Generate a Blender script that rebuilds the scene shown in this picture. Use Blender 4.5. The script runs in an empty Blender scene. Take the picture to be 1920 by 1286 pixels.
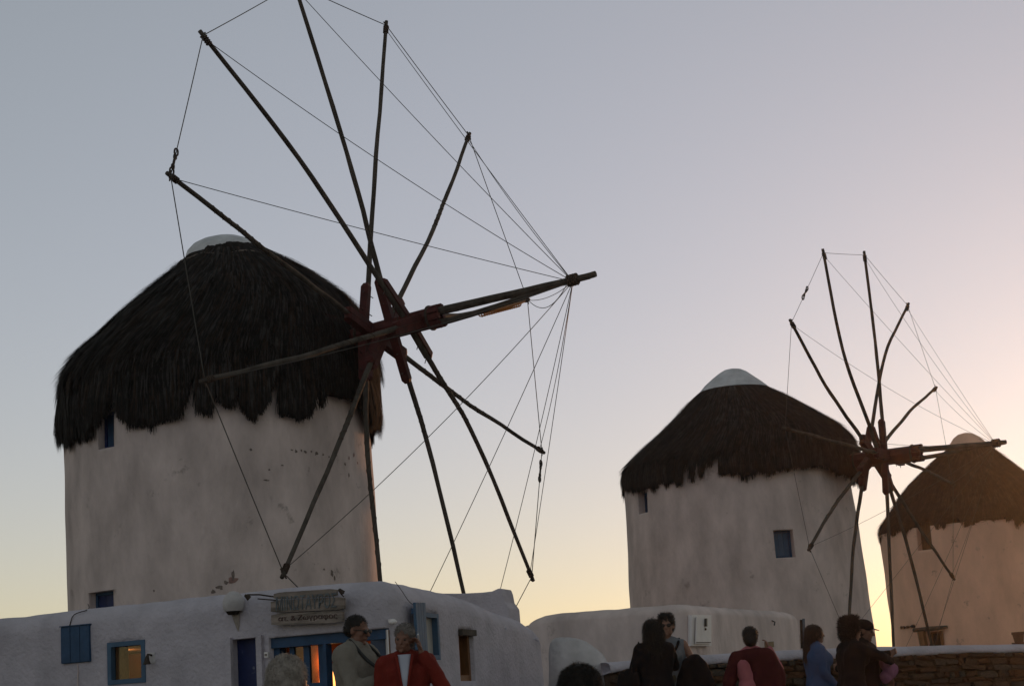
import bpy, bmesh, math, random
import numpy as np
from mathutils import Vector, Matrix, noise as mnoise
random.seed(7); rng = np.random.default_rng(7)
S = bpy.context.scene; COL = S.collection
PI = math.pi
# ------------------------------------------------------------------ camera
FPX = 3320.0; PITCH = math.atan(690/3320); ROLL = 0.065; CAMZ = 1.6
_d = np.array([0, math.cos(PITCH), math.sin(PITCH)]); _u = np.array([0, -math.sin(PITCH), math.cos(PITCH)]); _r = np.array([1., 0, 0])
CU = math.cos(ROLL)*_u + math.sin(ROLL)*_r; CR = math.cos(ROLL)*_r - math.sin(ROLL)*_u; CP = np.array([0, 0, CAMZ])
cam = bpy.data.objects.new('camera', bpy.data.cameras.new('camera')); COL.objects.link(cam); S.camera = cam
M = Matrix.Identity(4)
for i in range(3):
    M[i][0] = CR[i]; M[i][1] = CU[i]; M[i][2] = -_d[i]; M[i][3] = CP[i]
cam.matrix_world = M
cam.data.lens = 36*FPX/1920; cam.data.sensor_width = 36; cam.data.clip_start = .1; cam.data.clip_end = 5000
# ------------------------------------------------------------------ light
SUN_AZ = math.radians(22); SUN_EL = math.radians(5.0)
W = bpy.data.worlds.new('World'); S.world = W; W.use_nodes = True
wn = W.node_tree; wn.nodes.clear()
sky = wn.nodes.new('ShaderNodeTexSky'); sky.sky_type = 'NISHITA'; sky.sun_disc = False
sky.sun_elevation = SUN_EL; sky.sun_rotation = SUN_AZ
sky.altitude = 0; sky.air_density = 1.0; sky.dust_density = 0.3; sky.ozone_density = 1.0
bg = wn.nodes.new('ShaderNodeBackground'); bg.inputs[1].default_value = 0.15
wo = wn.nodes.new('ShaderNodeOutputWorld')
# soften the contrast of the whole sky like the photograph's flat exposure: one power and one gain per channel
sp_n = wn.nodes.new('ShaderNodeSeparateColor'); cb_n = wn.nodes.new('ShaderNodeCombineColor'); wn.links.new(sky.outputs[0], sp_n.inputs[0])
for ch, (g_, a_) in enumerate(((.525, 1.74), (.555, 1.575), (.79, 1.31))):
    pw = wn.nodes.new('ShaderNodeMath'); pw.operation = 'POWER'; pw.inputs[1].default_value = g_; mu = wn.nodes.new('ShaderNodeMath'); mu.operation = 'MULTIPLY'; mu.inputs[1].default_value = a_
    wn.links.new(sp_n.outputs[ch], pw.inputs[0]); wn.links.new(pw.outputs[0], mu.inputs[0]); wn.links.new(mu.outputs[0], cb_n.inputs[ch])
wn.links.new(cb_n.outputs[0], bg.inputs[0]); wn.links.new(bg.outputs[0], wo.inputs[0])
sl = bpy.data.lights.new('sun', 'SUN'); sl.energy = 1.4; sl.angle = math.radians(.5); sl.color = (1, .42, .14)
so = bpy.data.objects.new('sun', sl); COL.objects.link(so)
sd = Vector((math.sin(SUN_AZ)*math.cos(SUN_EL), math.cos(SUN_AZ)*math.cos(SUN_EL), math.sin(SUN_EL)))
so.rotation_euler = (-sd).to_track_quat('-Z', 'Y').to_euler(); so.location = (20, 60, 20)
S.view_settings.view_transform = 'Standard'; S.view_settings.look = 'None'
S.view_settings.exposure = 0.0; S.view_settings.gamma = 1.0; S.view_settings.use_curve_mapping = False
# ------------------------------------------------------------------ geometry helpers
def ray(x, y): return CR*(x-960)/FPX - CU*(y-643)/FPX + _d
def P(x, y, D):
    v = ray(x, y); return CP + v*D/v[1]
def V3(p): return Vector((float(p[0]), float(p[1]), float(p[2])))
def nz(x, y=0., z=0.): return mnoise.noise(Vector((float(x), float(y), float(z))))
def link(o, parent=None):
    COL.objects.link(o)
    if parent is not None: o.parent = parent
    return o
def mesh(name, Vs, Fs, mats, parent=None, smooth=True, mi=None):
    me = bpy.data.meshes.new(name)
    me.from_pydata([tuple(map(float, v)) for v in Vs] if not isinstance(Vs, np.ndarray) else Vs.tolist(), [], Fs if not isinstance(Fs, np.ndarray) else Fs.tolist())
    if not isinstance(mats, (list, tuple)): mats = [mats]
    for m in mats: me.materials.append(m)
    if mi is not None: me.polygons.foreach_set('material_index', np.asarray(mi, dtype=np.int32))
    if smooth: me.polygons.foreach_set('use_smooth', np.ones(len(me.polygons), dtype=bool))
    me.update()
    o = bpy.data.objects.new(name, me)
    if parent is not None and parent.type == 'EMPTY' or parent is not None:
        o.parent = parent; o.matrix_parent_inverse = parent_world(parent).inverted()
    COL.objects.link(o)
    return o
def parent_world(p):
    m = p.matrix_basis.copy()
    if p.parent is not None: m = parent_world(p.parent) @ p.matrix_parent_inverse @ m
    return m
def tag(o, label=None, cat=None, group=None, kind=None):
    if label: o['label'] = label
    if cat: o['category'] = cat
    if group: o['group'] = group
    if kind: o['kind'] = kind
    return o
def thing(name, loc, label, cat, group=None, rz=0):
    o = bpy.data.objects.new(name, None); o.location = V3(loc); o.rotation_euler = (0, 0, rz); o.empty_display_size = .2
    COL.objects.link(o); tag(o, label, cat, group); return o
class MB:
    def __init__(s): s.v = []; s.f = []
    def add(s, V, F):
        n = len(s.v); s.v += [tuple(map(float, p)) for p in V]; s.f += [tuple(i+n for i in f) for f in F]; return s
    def hexa(s, p8):  # bottom 4, top 4 (either winding)
        return s.add(p8, [(0, 3, 2, 1), (4, 5, 6, 7), (0, 1, 5, 4), (1, 2, 6, 5), (2, 3, 7, 6), (3, 0, 4, 7)])
    def box(s, c, size, rot=None):
        c = np.array(c, float); h = np.array(size)/2
        R = np.array(rot) if rot is not None else np.eye(3)
        pts = [c + R@(h*np.array(k)) for k in ((-1,-1,-1),(1,-1,-1),(1,1,-1),(-1,1,-1),(-1,-1,1),(1,-1,1),(1,1,1),(-1,1,1))]
        return s.hexa(pts)
    def tube(s, path, rad, n=8, cap=True, jit=0, flat=None):
        path = [np.array(p, float) for p in path]; m = len(path)
        rad = [rad]*m if np.isscalar(rad) else list(rad)
        T = [path[min(i+1, m-1)]-path[max(i-1, 0)] for i in range(m)]
        T = [t/(np.linalg.norm(t)+1e-12) for t in T]
        a = np.array([0, 0, 1.]) if abs(T[0][2]) < .9 else np.array([1., 0, 0])
        u = np.cross(a, T[0]); u /= np.linalg.norm(u); V = []
        for i in range(m):
            u = u - T[i]*(u@T[i]); u /= np.linalg.norm(u); w = np.cross(T[i], u)
            for k in range(n):
                th = 2*PI*k/n; r = rad[i]*(1+(random.uniform(-jit, jit) if jit else 0))
                V.append(path[i]+r*(math.cos(th)*u+math.sin(th)*w*(flat or 1)))
        F = [(i*n+k, i*n+(k+1) % n, (i+1)*n+(k+1) % n, (i+1)*n+k) for i in range(m-1) for k in range(n)]
        if cap: F += [tuple(range(n))[::-1], tuple(range((m-1)*n, m*n))]
        return s.add(V, F)
    def ell(s, c, r, rot=None, n=16, m=10):
        c = np.array(c, float); r = np.array([r]*3 if np.isscalar(r) else r, float); R = np.array(rot) if rot is not None else np.eye(3)
        V = [c+R@(r*np.array([0, 0, -1.]))]
        for i in range(1, m):
            ph = -PI/2+PI*i/m
            for k in range(n):
                th = 2*PI*k/n; V.append(c+R@(r*np.array([math.cos(ph)*math.cos(th), math.cos(ph)*math.sin(th), math.sin(ph)])))
        V.append(c+R@(r*np.array([0, 0, 1.])))
        F = [(0, 1+(k+1) % n, 1+k) for k in range(n)]
        for i in range(m-2):
            F += [(1+i*n+k, 1+i*n+(k+1) % n, 1+(i+1)*n+(k+1) % n, 1+(i+1)*n+k) for k in range(n)]
        L = len(V)-1; F += [(L, 1+(m-2)*n+k, 1+(m-2)*n+(k+1) % n) for k in range(n)]
        return s.add(V, F)
    def cap(s, a, b, ra, rb, n=14):
        a = np.array(a, float); b = np.array(b, float)
        L = np.linalg.norm(b-a); k = 5
        if L < 1e-6: return s.ell(a, ra, n=n)
        t = (b-a)/L
        path = []; rad = []
        for i in range(k):
            an = PI/2*i/k; path.append(a-t*ra*math.cos(an)*.999); rad.append(max(ra*math.sin(an), 1e-4))
        path += [a, b]; rad += [ra, rb]
        for i in range(k-1, -1, -1):
            an = PI/2*i/k; path.append(b+t*rb*math.cos(an)*.999); rad.append(max(rb*math.sin(an), 1e-4))
        return s.tube(path, rad, n)
    def build(s, name, mat, parent=None, smooth=False):
        return mesh(name, s.v, s.f, mat, parent, smooth)
def rot_from(x, z):
    x = np.array(x, float); x /= np.linalg.norm(x); z = np.array(z, float); z -= x*(z@x); z /= np.linalg.norm(z)
    return np.array([x, np.cross(z, x), z]).T
def catmull(pts, n):
    pts = [np.array(p, float) for p in pts]; pts = [2*pts[0]-pts[1]]+pts+[2*pts[-1]-pts[-2]]; out = []
    for i in range(1, len(pts)-2):
        for j in range(n):
            t = j/n; a, b, c, d = pts[i-1:i+3]
            out.append(.5*((2*b)+(c-a)*t+(2*a-5*b+4*c-d)*t*t+(3*b-a-3*c+d)*t**3))
    out.append(pts[-2]); return out
# ------------------------------------------------------------------ materials
def mat(name, col, rough=.8, var=0.0, scale=3.0, bump=0.0, bscale=30.0, col2=None, metal=0, spots=None, stretch=None, emit=None, trans=0):
    m = bpy.data.materials.new(name); m.use_nodes = True; nt = m.node_tree; N = nt.nodes; L = nt.links
    b = N['Principled BSDF']; b.inputs['Roughness'].default_value = rough; b.inputs['Metallic'].default_value = metal
    b.inputs['Specular IOR Level'].default_value = .3 if rough < .8 else .12
    b.inputs['Base Color'].default_value = (*col, 1)
    tc = N.new('ShaderNodeTexCoord'); src = tc.outputs['Object']
    if stretch:
        mp = N.new('ShaderNodeMapping'); mp.inputs['Scale'].default_value = stretch; L.new(src, mp.inputs[0]); src = mp.outputs[0]
    if var or col2:
        n1 = N.new('ShaderNodeTexNoise'); n1.inputs['Scale'].default_value = scale; n1.inputs['Detail'].default_value = 7; n1.inputs['Roughness'].default_value = .62
        L.new(src, n1.inputs['Vector'])
        cr = N.new('ShaderNodeValToRGB'); cr.color_ramp.elements[0].position = .32; cr.color_ramp.elements[1].position = .68
        c2 = col2 or tuple(c*(1-var) for c in col)
        cr.color_ramp.elements[0].color = (*c2, 1); cr.color_ramp.elements[1].color = (*[min(1, c*(1+var*.35)) for c in col], 1)
        L.new(n1.outputs[0], cr.inputs[0]); out = cr.outputs[0]
        if spots:
            scol, sscale, thr = spots
            n2 = N.new('ShaderNodeTexNoise'); n2.inputs['Scale'].default_value = sscale; n2.inputs['Detail'].default_value = 9; n2.inputs['Roughness'].default_value = .7
            L.new(tc.outputs['Object'], n2.inputs['Vector'])
            r2 = N.new('ShaderNodeValToRGB'); r2.color_ramp.elements[0].position = thr; r2.color_ramp.elements[1].position = thr+.06
            r2.color_ramp.elements[0].color = (0, 0, 0, 1); r2.color_ramp.elements[1].color = (1, 1, 1, 1)
            L.new(n2.outputs[0], r2.inputs[0])
            mx = N.new('ShaderNodeMix'); mx.data_type = 'RGBA'; mx.inputs[7].default_value = (*scol, 1)
            ml = N.new('ShaderNodeMath'); ml.operation = 'MULTIPLY'; ml.inputs[1].default_value = .6; L.new(r2.outputs[0], ml.inputs[0])
            L.new(ml.outputs[0], mx.inputs[0]); L.new(out, mx.inputs[6]); out = mx.outputs[2]
        L.new(out, b.inputs['Base Color'])
    if bump:
        n3 = N.new('ShaderNodeTexNoise'); n3.inputs['Scale'].default_value = bscale; n3.inputs['Detail'].default_value = 6; L.new(src, n3.inputs['Vector'])
        bp = N.new('ShaderNodeBump'); bp.inputs['Strength'].default_value = bump; bp.inputs['Distance'].default_value = .02
        L.new(n3.outputs[0], bp.inputs['Height']); L.new(bp.outputs[0], b.inputs['Normal'])
    if emit: b.inputs['Emission Color'].default_value = (*emit[0], 1); b.inputs['Emission Strength'].default_value = emit[1]
    if trans: b.inputs['Transmission Weight'].default_value = trans
    return m
WP = (.62, .52, .5)
m_plaster = mat('plaster', WP, .9, .3, 1.6, .9, 14, spots=((.24, .2, .185), 1.6, .61), stretch=(1, 1, .45))
m_plaster_clean = mat('plaster_whitewash', (.49, .455, .51), .85, .2, 2.2, 1.0, 22, spots=((.3, .27, .25), 2.6, .63))
m_plaster_old = mat('plaster_peeling', (.52, .49, .5), .9, .25, 3, .8, 18, spots=((.2, .15, .12), 7, .62))
m_cap = mat('whitewashed_cap', (.6, .6, .63), .8, .25, 3, .3, 12)
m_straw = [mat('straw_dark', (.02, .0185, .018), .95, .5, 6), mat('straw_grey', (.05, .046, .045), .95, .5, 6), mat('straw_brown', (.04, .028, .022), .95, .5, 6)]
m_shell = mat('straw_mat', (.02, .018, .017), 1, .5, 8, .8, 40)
m_wood = mat('weathered_wood', (.085, .072, .062), .85, .5, 4, .5, 40, stretch=(1, 1, .2))
m_red = mat('red_painted_wood', (.075, .013, .011), .7, .45, 5, .3, 30)
m_rope = mat('rope', (.07, .05, .04), .95, .3, 20)
m_wire = mat('steel_wire', (.06, .055, .05), .6)
m_iron = mat('rusty_iron', (.05, .035, .028), .75, .4, 12)
m_blue = mat('blue_paint', (.025, .07, .15), .55, .3, 6, .2, 30)
m_dblue = mat('dark_blue_paint', (.018, .03, .11), .5, .3, 6, spots=((.2, .22, .3), 9, .64))
m_sky_blue = mat('pale_blue_paint', (.06, .12, .2), .6, .2, 5)
m_hood = mat('dark_red_board', (.035, .014, .012), .9, .4, 6)
m_board = mat('grey_board', (.05, .036, .032), .9, .5, 5, .5, 30, stretch=(1, 1, 5))
m_cloth_orange = mat('backlit_sailcloth', (.6, .24, .06), .9, .3, 10)  # glow of sun through the cloth put into the base colour
m_sign = mat('sign_wood', (.29, .24, .215), .85, .45, 3, .4, 30, stretch=(1, 1, 6), col2=(.11, .095, .08))
m_letter = mat('faded_blue_letter', (.15, .17, .185), .8, .4, 8)
m_letter2 = mat('carved_letter', (.09, .06, .055), .9)
m_dark = mat('dark_interior', (.02, .015, .012), .9)
m_glass = mat('window_glass', (.03, .04, .05), .1)
m_brownwood = mat('varnished_wood', (.2, .09, .035), .55, .4, 5, .2, 30, stretch=(3, 3, .4))
m_inner = mat('warm_interior_plaster', (.2, .07, .03), .9, .3, 2)
m_stone = [mat('stone_brown', (.09, .062, .044), .9, .45, 7, .8, 30), mat('stone_grey', (.1, .083, .066), .9, .4, 7, .8, 30), mat('stone_rust', (.11, .06, .036), .9, .4, 7, .8, 30)]
m_mortar = mat('earth_mortar', (.085, .062, .045), 1, .4, 10, .6, 40)
m_ground = mat('ground_paving', (.22, .2, .18), .95, .35, .6, .4, 12)
m_box = mat('meter_box_paint', (.74, .7, .7), .5, .1, 5)
m_black = mat('black_metal', (.02, .02, .02), .5)
def glass_mat(name, tint):
    m = bpy.data.materials.new(name); m.use_nodes = True; N = m.node_tree.nodes; L = m.node_tree.links; N.clear()
    t = N.new('ShaderNodeBsdfTransparent'); t.inputs[0].default_value = (*tint, 1); g = N.new('ShaderNodeBsdfGlossy'); g.inputs['Roughness'].default_value = .05; g.inputs[0].default_value = (.8, .8, .8, 1)
    x = N.new('ShaderNodeMixShader'); x.inputs[0].default_value = .05; o = N.new('ShaderNodeOutputMaterial')
    L.new(t.outputs[0], x.inputs[1]); L.new(g.outputs[0], x.inputs[2]); L.new(x.outputs[0], o.inputs[0]); return m
m_amber = glass_mat('old_window_glass', (.85, .75, .6))
m_plaster3 = mat('flare_tinted_limewash', (.74, .46, .34), .9, .2, 1.3, .5, 9, spots=((.24, .17, .14), 1.6, .62), stretch=(1, 1, .45))  # white limewash with the orange veil of lens flare put into its colour
m_straw3 = [mat('straw_flare_russet', (.055, .03, .019), .95, .5, 6), mat('straw_flare_tan', (.085, .05, .034), .95, .5, 6), mat('straw_flare_umber', (.07, .034, .02), .95, .5, 6)]  # straw reddened: the same lens flare veil painted into its tones
# ------------------------------------------------------------------ ground
def ground_z(y):
    t = min(1, max(0, (y-3)/14.)); return .8*t*t*(3-2*t)
xs = np.unique(np.concatenate([np.linspace(-40, 40, 41), [-2500, -900, -300, -120, 120, 300, 900, 2500]]))
ys = np.unique(np.concatenate([np.linspace(-20, 90, 111), [-2500, -900, -300, -100, 140, 300, 900, 2500]]))
Vg = [(x, y, ground_z(y)+(.015*nz(x*.7, y*.7) if abs(x) < 40 and 0 < y < 60 else 0)) for y in ys for x in xs]; nx = len(xs)
Fg = [(j*nx+i, j*nx+i+1, (j+1)*nx+i+1, (j+1)*nx+i) for j in range(len(ys)-1) for i in range(nx-1)]
tag(mesh('ground', Vg, Fg, m_ground), 'paved open ground rising gently towards the windmills', kind='structure')
# ------------------------------------------------------------------ windmills
def rows3d(rows, D):
    """(y, left, right) silhouette rows -> rings (centre xyz, radius) standing at depth D, top first"""
    out = []
    for y, l, r in rows:
        a = P(l, y, D); b = P(r, y, D); c = (a+b)/2
        c = P((l+r)/2, y, D); out.append((c[0], D, c[2], np.linalg.norm(b-a)/2))
    return np.array(out)
def loft(rings, n=96, jit=0.0, jscale=1.0, close_top=False, closed_bottom=False):
    V = []; F = []
    for (cx, cy, z, r) in rings:
        for k in range(n):
            th = 2*PI*k/n; rr = r*(1+jit*nz(math.cos(th)*jscale*2, math.sin(th)*jscale*2, z*jscale))
            V.append((cx+rr*math.cos(th), cy+rr*math.sin(th), z))
    m = len(rings)
    F = [(i*n+k, (i+1)*n+k, (i+1)*n+(k+1) % n, i*n+(k+1) % n) for i in range(m-1) for k in range(n)]
    if close_top: F.append(tuple(range(n)))
    return V, F
def densify(rings, step):
    rings = np.asarray(rings); out = [rings[0]]
    for a, b in zip(rings[:-1], rings[1:]):
        k = max(1, int(np.linalg.norm(a-b)/step))
        for j in range(1, k+1): out.append(a+(b-a)*j/k)
    return np.array(out)
def on_cyl(px, py, ring_fn):
    """first hit of a pixel ray with a surface of revolution r(z), centre(z)"""
    v = ray(px, py); best = None
    t = 20/v[1]; p = CP+v*t
    for i in range(6000):
        p = CP+v*t; cx, cy, r = ring_fn(p[2])
        if (p[0]-cx)**2+(p[1]-cy)**2 <= r*r: return p
        t += .01/v[1]
        if t > 90: break
    return None
def make_thatch(root, rings, hem_px, N, wid, ln, drop0, seed, skirt_out=.0):
    rings = densify(rings, .12)
    rg = np.random.default_rng(seed)
    seg = np.linalg.norm(np.diff(np.c_[rings[:, 2], rings[:, 3]], axis=0), axis=1); arc = np.r_[0, np.cumsum(seg)]; LR = arc[-1]
    ex, ey, ez, er = rings[-1]
    hem = []
    for px, py in hem_px:
        p = on_cyl(px, py, lambda z: (ex, ey, er+.02))
        if p is not None: hem.append((math.atan2(p[1]-ey, p[0]-ex) % (2*PI), ez-p[2]))
    hem.sort(); hp = np.array([h[0] for h in hem]); hd = np.array([h[1] for h in hem])
    def drop(ph):
        ph = np.mod(ph, 2*PI); d = np.interp(ph, hp, hd)
        back = (ph < hp[0]) | (ph > hp[-1])
        bd = drop0+.12*np.sin(ph*17)+.08*np.sin(ph*41+1)
        e = np.minimum(np.abs(ph-hp[0]), np.abs(ph-hp[-1]))
        w = np.clip(e/.25, 0, 1)
        dd = np.where(ph < hp[0], hd[0], np.where(ph > hp[-1], hd[-1], d))
        return np.where(back, dd*(1-w)+bd*w, d)
    def surf(ph, l, out=0):
        lr = np.clip(l, 0, LR); cx = np.interp(lr, arc, rings[:, 0]); cy = np.interp(lr, arc, rings[:, 1]); z = np.interp(lr, arc, rings[:, 2]); r = np.interp(lr, arc, rings[:, 3])
        ex_ = np.maximum(l-LR, 0); z = z-ex_; r = r+out+(.03*np.sin(ph*9+z*3)+.02*np.sin(ph*23-z*5)+.012*np.sin(ph*61+z*9))*np.clip(r/2.5, .12, 1)-ex_*.02
        return np.stack([cx+r*np.cos(ph), cy+r*np.sin(ph), z], -1)
    n = 160; ls = list(np.linspace(0, LR, 34)); ph = np.linspace(0, 2*PI, n, endpoint=False)
    V = [surf(ph, np.full(n, l), -.04) for l in ls]
    dr = drop(ph)
    for f in (.35, .8): V.append(surf(ph, LR+np.maximum(dr-.16, .02)*f, -.04))
    V.append(surf(ph, LR+np.maximum(dr-.16, .02), -.12)); V.append(surf(ph, np.full(n, LR-.1), -.3))
    m = len(V); V = np.concatenate(V)
    F = [(i*n+k, (i+1)*n+k, (i+1)*n+(k+1) % n, i*n+(k+1) % n) for i in range(m-1) for k in range(n)]
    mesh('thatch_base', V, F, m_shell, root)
    # straw blades
    def blades(ph, l0, l1, out0, out1, w):
        a = surf(ph, l0, 0); b = surf(ph+rg.normal(0, .012, len(ph)), l1, 0)
        er_ = np.stack([np.cos(ph), np.sin(ph), np.zeros_like(ph)], -1)
        a = a+er_*out0[:, None]; b = b+er_*out1[:, None]
        tdir = np.stack([-np.sin(ph), np.cos(ph), np.zeros_like(ph)], -1)*w[:, None]
        mid = (a+b)/2+er_*(out1*.35)[:, None]
        return np.stack([a-tdir, a+tdir, mid-tdir*.9, mid+tdir*.9, b-tdir*.25, b+tdir*.25], 1)
    u = rg.random(N); l = LR*np.sqrt(u*(1-.02)+.02); p = rg.random(N)*2*PI
    cl = np.sin(p*37+l*4)+np.sin(p*71-l*7)+np.sin(p*13+l*2.3)
    B1 = blades(p, l-ln*.5, np.minimum(l+ln*(.4+.5*rg.random(N)), LR+.6*np.maximum(drop(p), .05)), np.full(N, -.01), .02+.1*rg.random(N)**4+.025*cl, wid*(.6+.8*rg.random(N)))
    N2 = int(N*.9); p = rg.random(N2)*2*PI
    d = drop(p); tuft = .05*np.sin(p*53)+.05*np.sin(p*97+2)+.06*np.sin(p*171)
    end = LR+np.maximum(d+tuft*.35-.03+.028*rg.normal(0, 1, N2), .03)-.45*rg.random(N2)**4; st = end-.35-rg.random(N2)*.55
    B2 = blades(p, st, end, -.02+.03*rg.random(N2), -.04+.14*rg.random(N2)**2, wid*(.6+.8*rg.random(N2)))
    nc = 150; cph = rg.random(nc)*2*PI; N3 = nc*60; ci = np.repeat(np.arange(nc), 60)      # loose wisps that hang below the hem and converge to points
    cw = (.01+.02*rg.random(nc))[ci]; ce = (.04+.22*rg.random(nc)**1.6)[ci]; q = rg.uniform(-1, 1, N3); p3 = cph[ci]+q*cw
    e3 = LR+np.maximum(drop(p3), .04)+ce*(1-np.abs(q)**1.3)*rg.uniform(.5, 1, N3)
    B3 = blades(p3, e3-.45-ce, e3, np.full(N3, .01), -.02+.08*rg.random(N3), wid*(.5+.6*rg.random(N3)))
    B3[:, 4:, :] += ((cph[ci]-p3)*er*.5)[:, None, None]*np.stack([-np.sin(p3), np.cos(p3), 0*p3], -1)[:, None, :]
    nd = int(LR*er*34); nb_ = 46; dph = rg.random(nd)*2*PI; dl = LR*np.sqrt(.04+.96*rg.random(nd)); di = np.repeat(np.arange(nd), nb_)   # tied bundles of straw, each converging to its own tip
    q4 = rg.uniform(-1, 1, nd*nb_); wd_ = ((.05+.06*rg.random(nd))/np.maximum(np.interp(dl, arc, rings[:, 3]), .5))[di]; ln4 = (.35+.45*rg.random(nd))[di]; p4 = dph[di]+q4*wd_
    e4 = np.minimum(dl[di]+ln4*(.85+.3*rg.random(nd*nb_))*(1-.3*np.abs(q4)), LR+np.maximum(drop(p4), .03)+.06)
    B4 = blades(p4, e4-ln4, e4, np.full(nd*nb_, .0), (.03+.07*rg.random(nd))[di]*(1-.6*q4**2)+.01, wid*(.7+.7*rg.random(nd*nb_)))
    rr4 = np.interp(np.clip(e4, 0, LR), arc, rings[:, 3])
    B4[:, 4:, :] += ((dph[di]-p4)*rr4*.55)[:, None, None]*np.stack([-np.sin(p4), np.cos(p4), 0*p4], -1)[:, None, :]
    B = np.concatenate([B1, B2, B3, B4]); k = len(B)
    idx = np.arange(k)*6
    Fa = np.stack([idx, idx+1, idx+3, idx+2], -1); Fb = np.stack([idx+2, idx+3, idx+5, idx+4], -1)
    mi = rg.choice(3, k, p=[.5, .3, .2]); mi[-nd*nb_:] = np.where(rg.random(nd*nb_) < .75, rg.choice(3, nd, p=[.4, .35, .25])[di], mi[-nd*nb_:])
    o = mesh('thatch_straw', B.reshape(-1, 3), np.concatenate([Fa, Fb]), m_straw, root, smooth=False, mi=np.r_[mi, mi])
    o['kind'] = 'stuff'
def make_cap(root, rows, D, mt=None):
    rg = rows3d(rows, D); V, F = loft(densify(rg, .06), 48, .02, 1, close_top=True); return mesh('roof_cap', V, F, mt or m_cap, root)
def wall_window(root, rf, px0, py0, px1, py1, frame_m, shutter_m, depth=.16, planks=3, slope=-.03, surround=False):
    """recessed window on a round tower: dark reveal, frame and boards, at the pixel rectangle"""
    pc = on_cyl((px0+px1)/2, (py0+py1)/2, rf)
    cx, cy, r = rf(pc[2]); nrm = np.array([pc[0]-cx, pc[1]-cy, 0]); nrm /= np.linalg.norm(nrm); tx = np.array([-nrm[1], nrm[0], 0.])
    if tx[0] < 0: tx = -tx
    pts = [on_cyl(px0, (py0+py1)/2, rf), on_cyl(px1, (py0+py1)/2, rf)]
    w = abs((pts[1]-pts[0])@tx); zt = on_cyl((px0+px1)/2, py0, rf)[2]; zb = on_cyl((px0+px1)/2, py1, rf)[2]
    c = (pts[0]+pts[1])/2; c[2] = (zt+zb)/2; h = zt-zb
    R = np.array([tx, nrm, [0, 0, 1]]).T
    fr = MB(); b = .045
    q = c-nrm*depth*.0
    for sx in (-1, 1): fr.box(q+tx*sx*(w/2-b/2)-nrm*.05, (b, .12, h), R)
    for sz in (-1, 1): fr.box(q+np.array([0, 0, sz*(h/2-b/2)])-nrm*.05, (w-2*b, .12, b), R)
    f = fr.build('window', frame_m, root)
    pw = (w-2*b)/planks
    for i in range(planks):
        MB().box(q+tx*(-w/2+b+pw*(i+.5))-nrm*(.05+.004*(i % 2)), (pw-.008, .03, h-2*b), R).build('plank', shutter_m, f)
    return c, nrm, tx, w, h
def cut_hole(tower, rf, px0, py0, px1, py1, depth=.22):
    """boolean recess for a window in the tower wall"""
    pc = on_cyl((px0+px1)/2, (py0+py1)/2, rf)
    cx, cy, r = rf(pc[2]); nrm = np.array([pc[0]-cx, pc[1]-cy, 0]); nrm /= np.linalg.norm(nrm); tx = np.array([-nrm[1], nrm[0], 0.])
    if tx[0] < 0: tx = -tx
    a = on_cyl(px0, (py0+py1)/2, rf); b2 = on_cyl(px1, (py0+py1)/2, rf); w = abs((b2-a)@tx)
    zt = on_cyl((px0+px1)/2, py0, rf)[2]; zb = on_cyl((px0+px1)/2, py1, rf)[2]
    c = (a+b2)/2; c[2] = (zt+zb)/2
    return c, nrm, tx, w, zt-zb
def tower_mesh(root, rings, holes, material, n=144):
    """lofted plaster tower; holes = list of (centre, normal, tangent, w, h, depth): quads inside are pushed in as recesses"""
    rings = densify(rings, .1)
    V, F = loft(rings, n, .012, .9, close_top=True); F.append(tuple(range(len(V)-n, len(V)))[::-1])
    bm = bmesh.new(); vs = [bm.verts.new(v) for v in V]
    for f in F: bm.faces.new([vs[i] for i in f])
    bmesh.ops.recalc_face_normals(bm, faces=bm.faces)
    me = bpy.data.meshes.new('tower'); bm.to_mesh(me); bm.free(); me.materials.append(material)
    me.polygons.foreach_set('use_smooth', np.ones(len(me.polygons), dtype=bool))
    o = bpy.data.objects.new('tower', me); COL.objects.link(o)
    for (c, nrm, tx, w, h, dp) in holes:
        R = np.array([tx, nrm, [0, 0, 1]]).T
        b = MB().box(c-nrm*(dp/2-.25), (w, dp+.5, h), R); cu = b.build('cut', material); bc_ = bmesh.new(); bc_.from_mesh(cu.data); bmesh.ops.recalc_face_normals(bc_, faces=bc_.faces); bc_.to_mesh(cu.data); bc_.free()
        md = o.modifiers.new('b', 'BOOLEAN'); md.operation = 'DIFFERENCE'; md.object = cu; md.solver = 'EXACT'
        bpy.context.view_layer.update(); dg = bpy.context.evaluated_depsgraph_get(); nm = bpy.data.meshes.new_from_object(o.evaluated_get(dg))
        o.modifiers.clear(); o.data = nm; bpy.data.objects.remove(cu)
    o.parent = root; o.matrix_parent_inverse = parent_world(root).inverted()
    return o
def ring_fn(rings):
    rings = np.asarray(rings)[::-1]
    def f(z): return (np.interp(z, rings[:, 2], rings[:, 0]), np.interp(z, rings[:, 2], rings[:, 1]), np.interp(z, rings[:, 2], rings[:, 3]))
    return f

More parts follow.
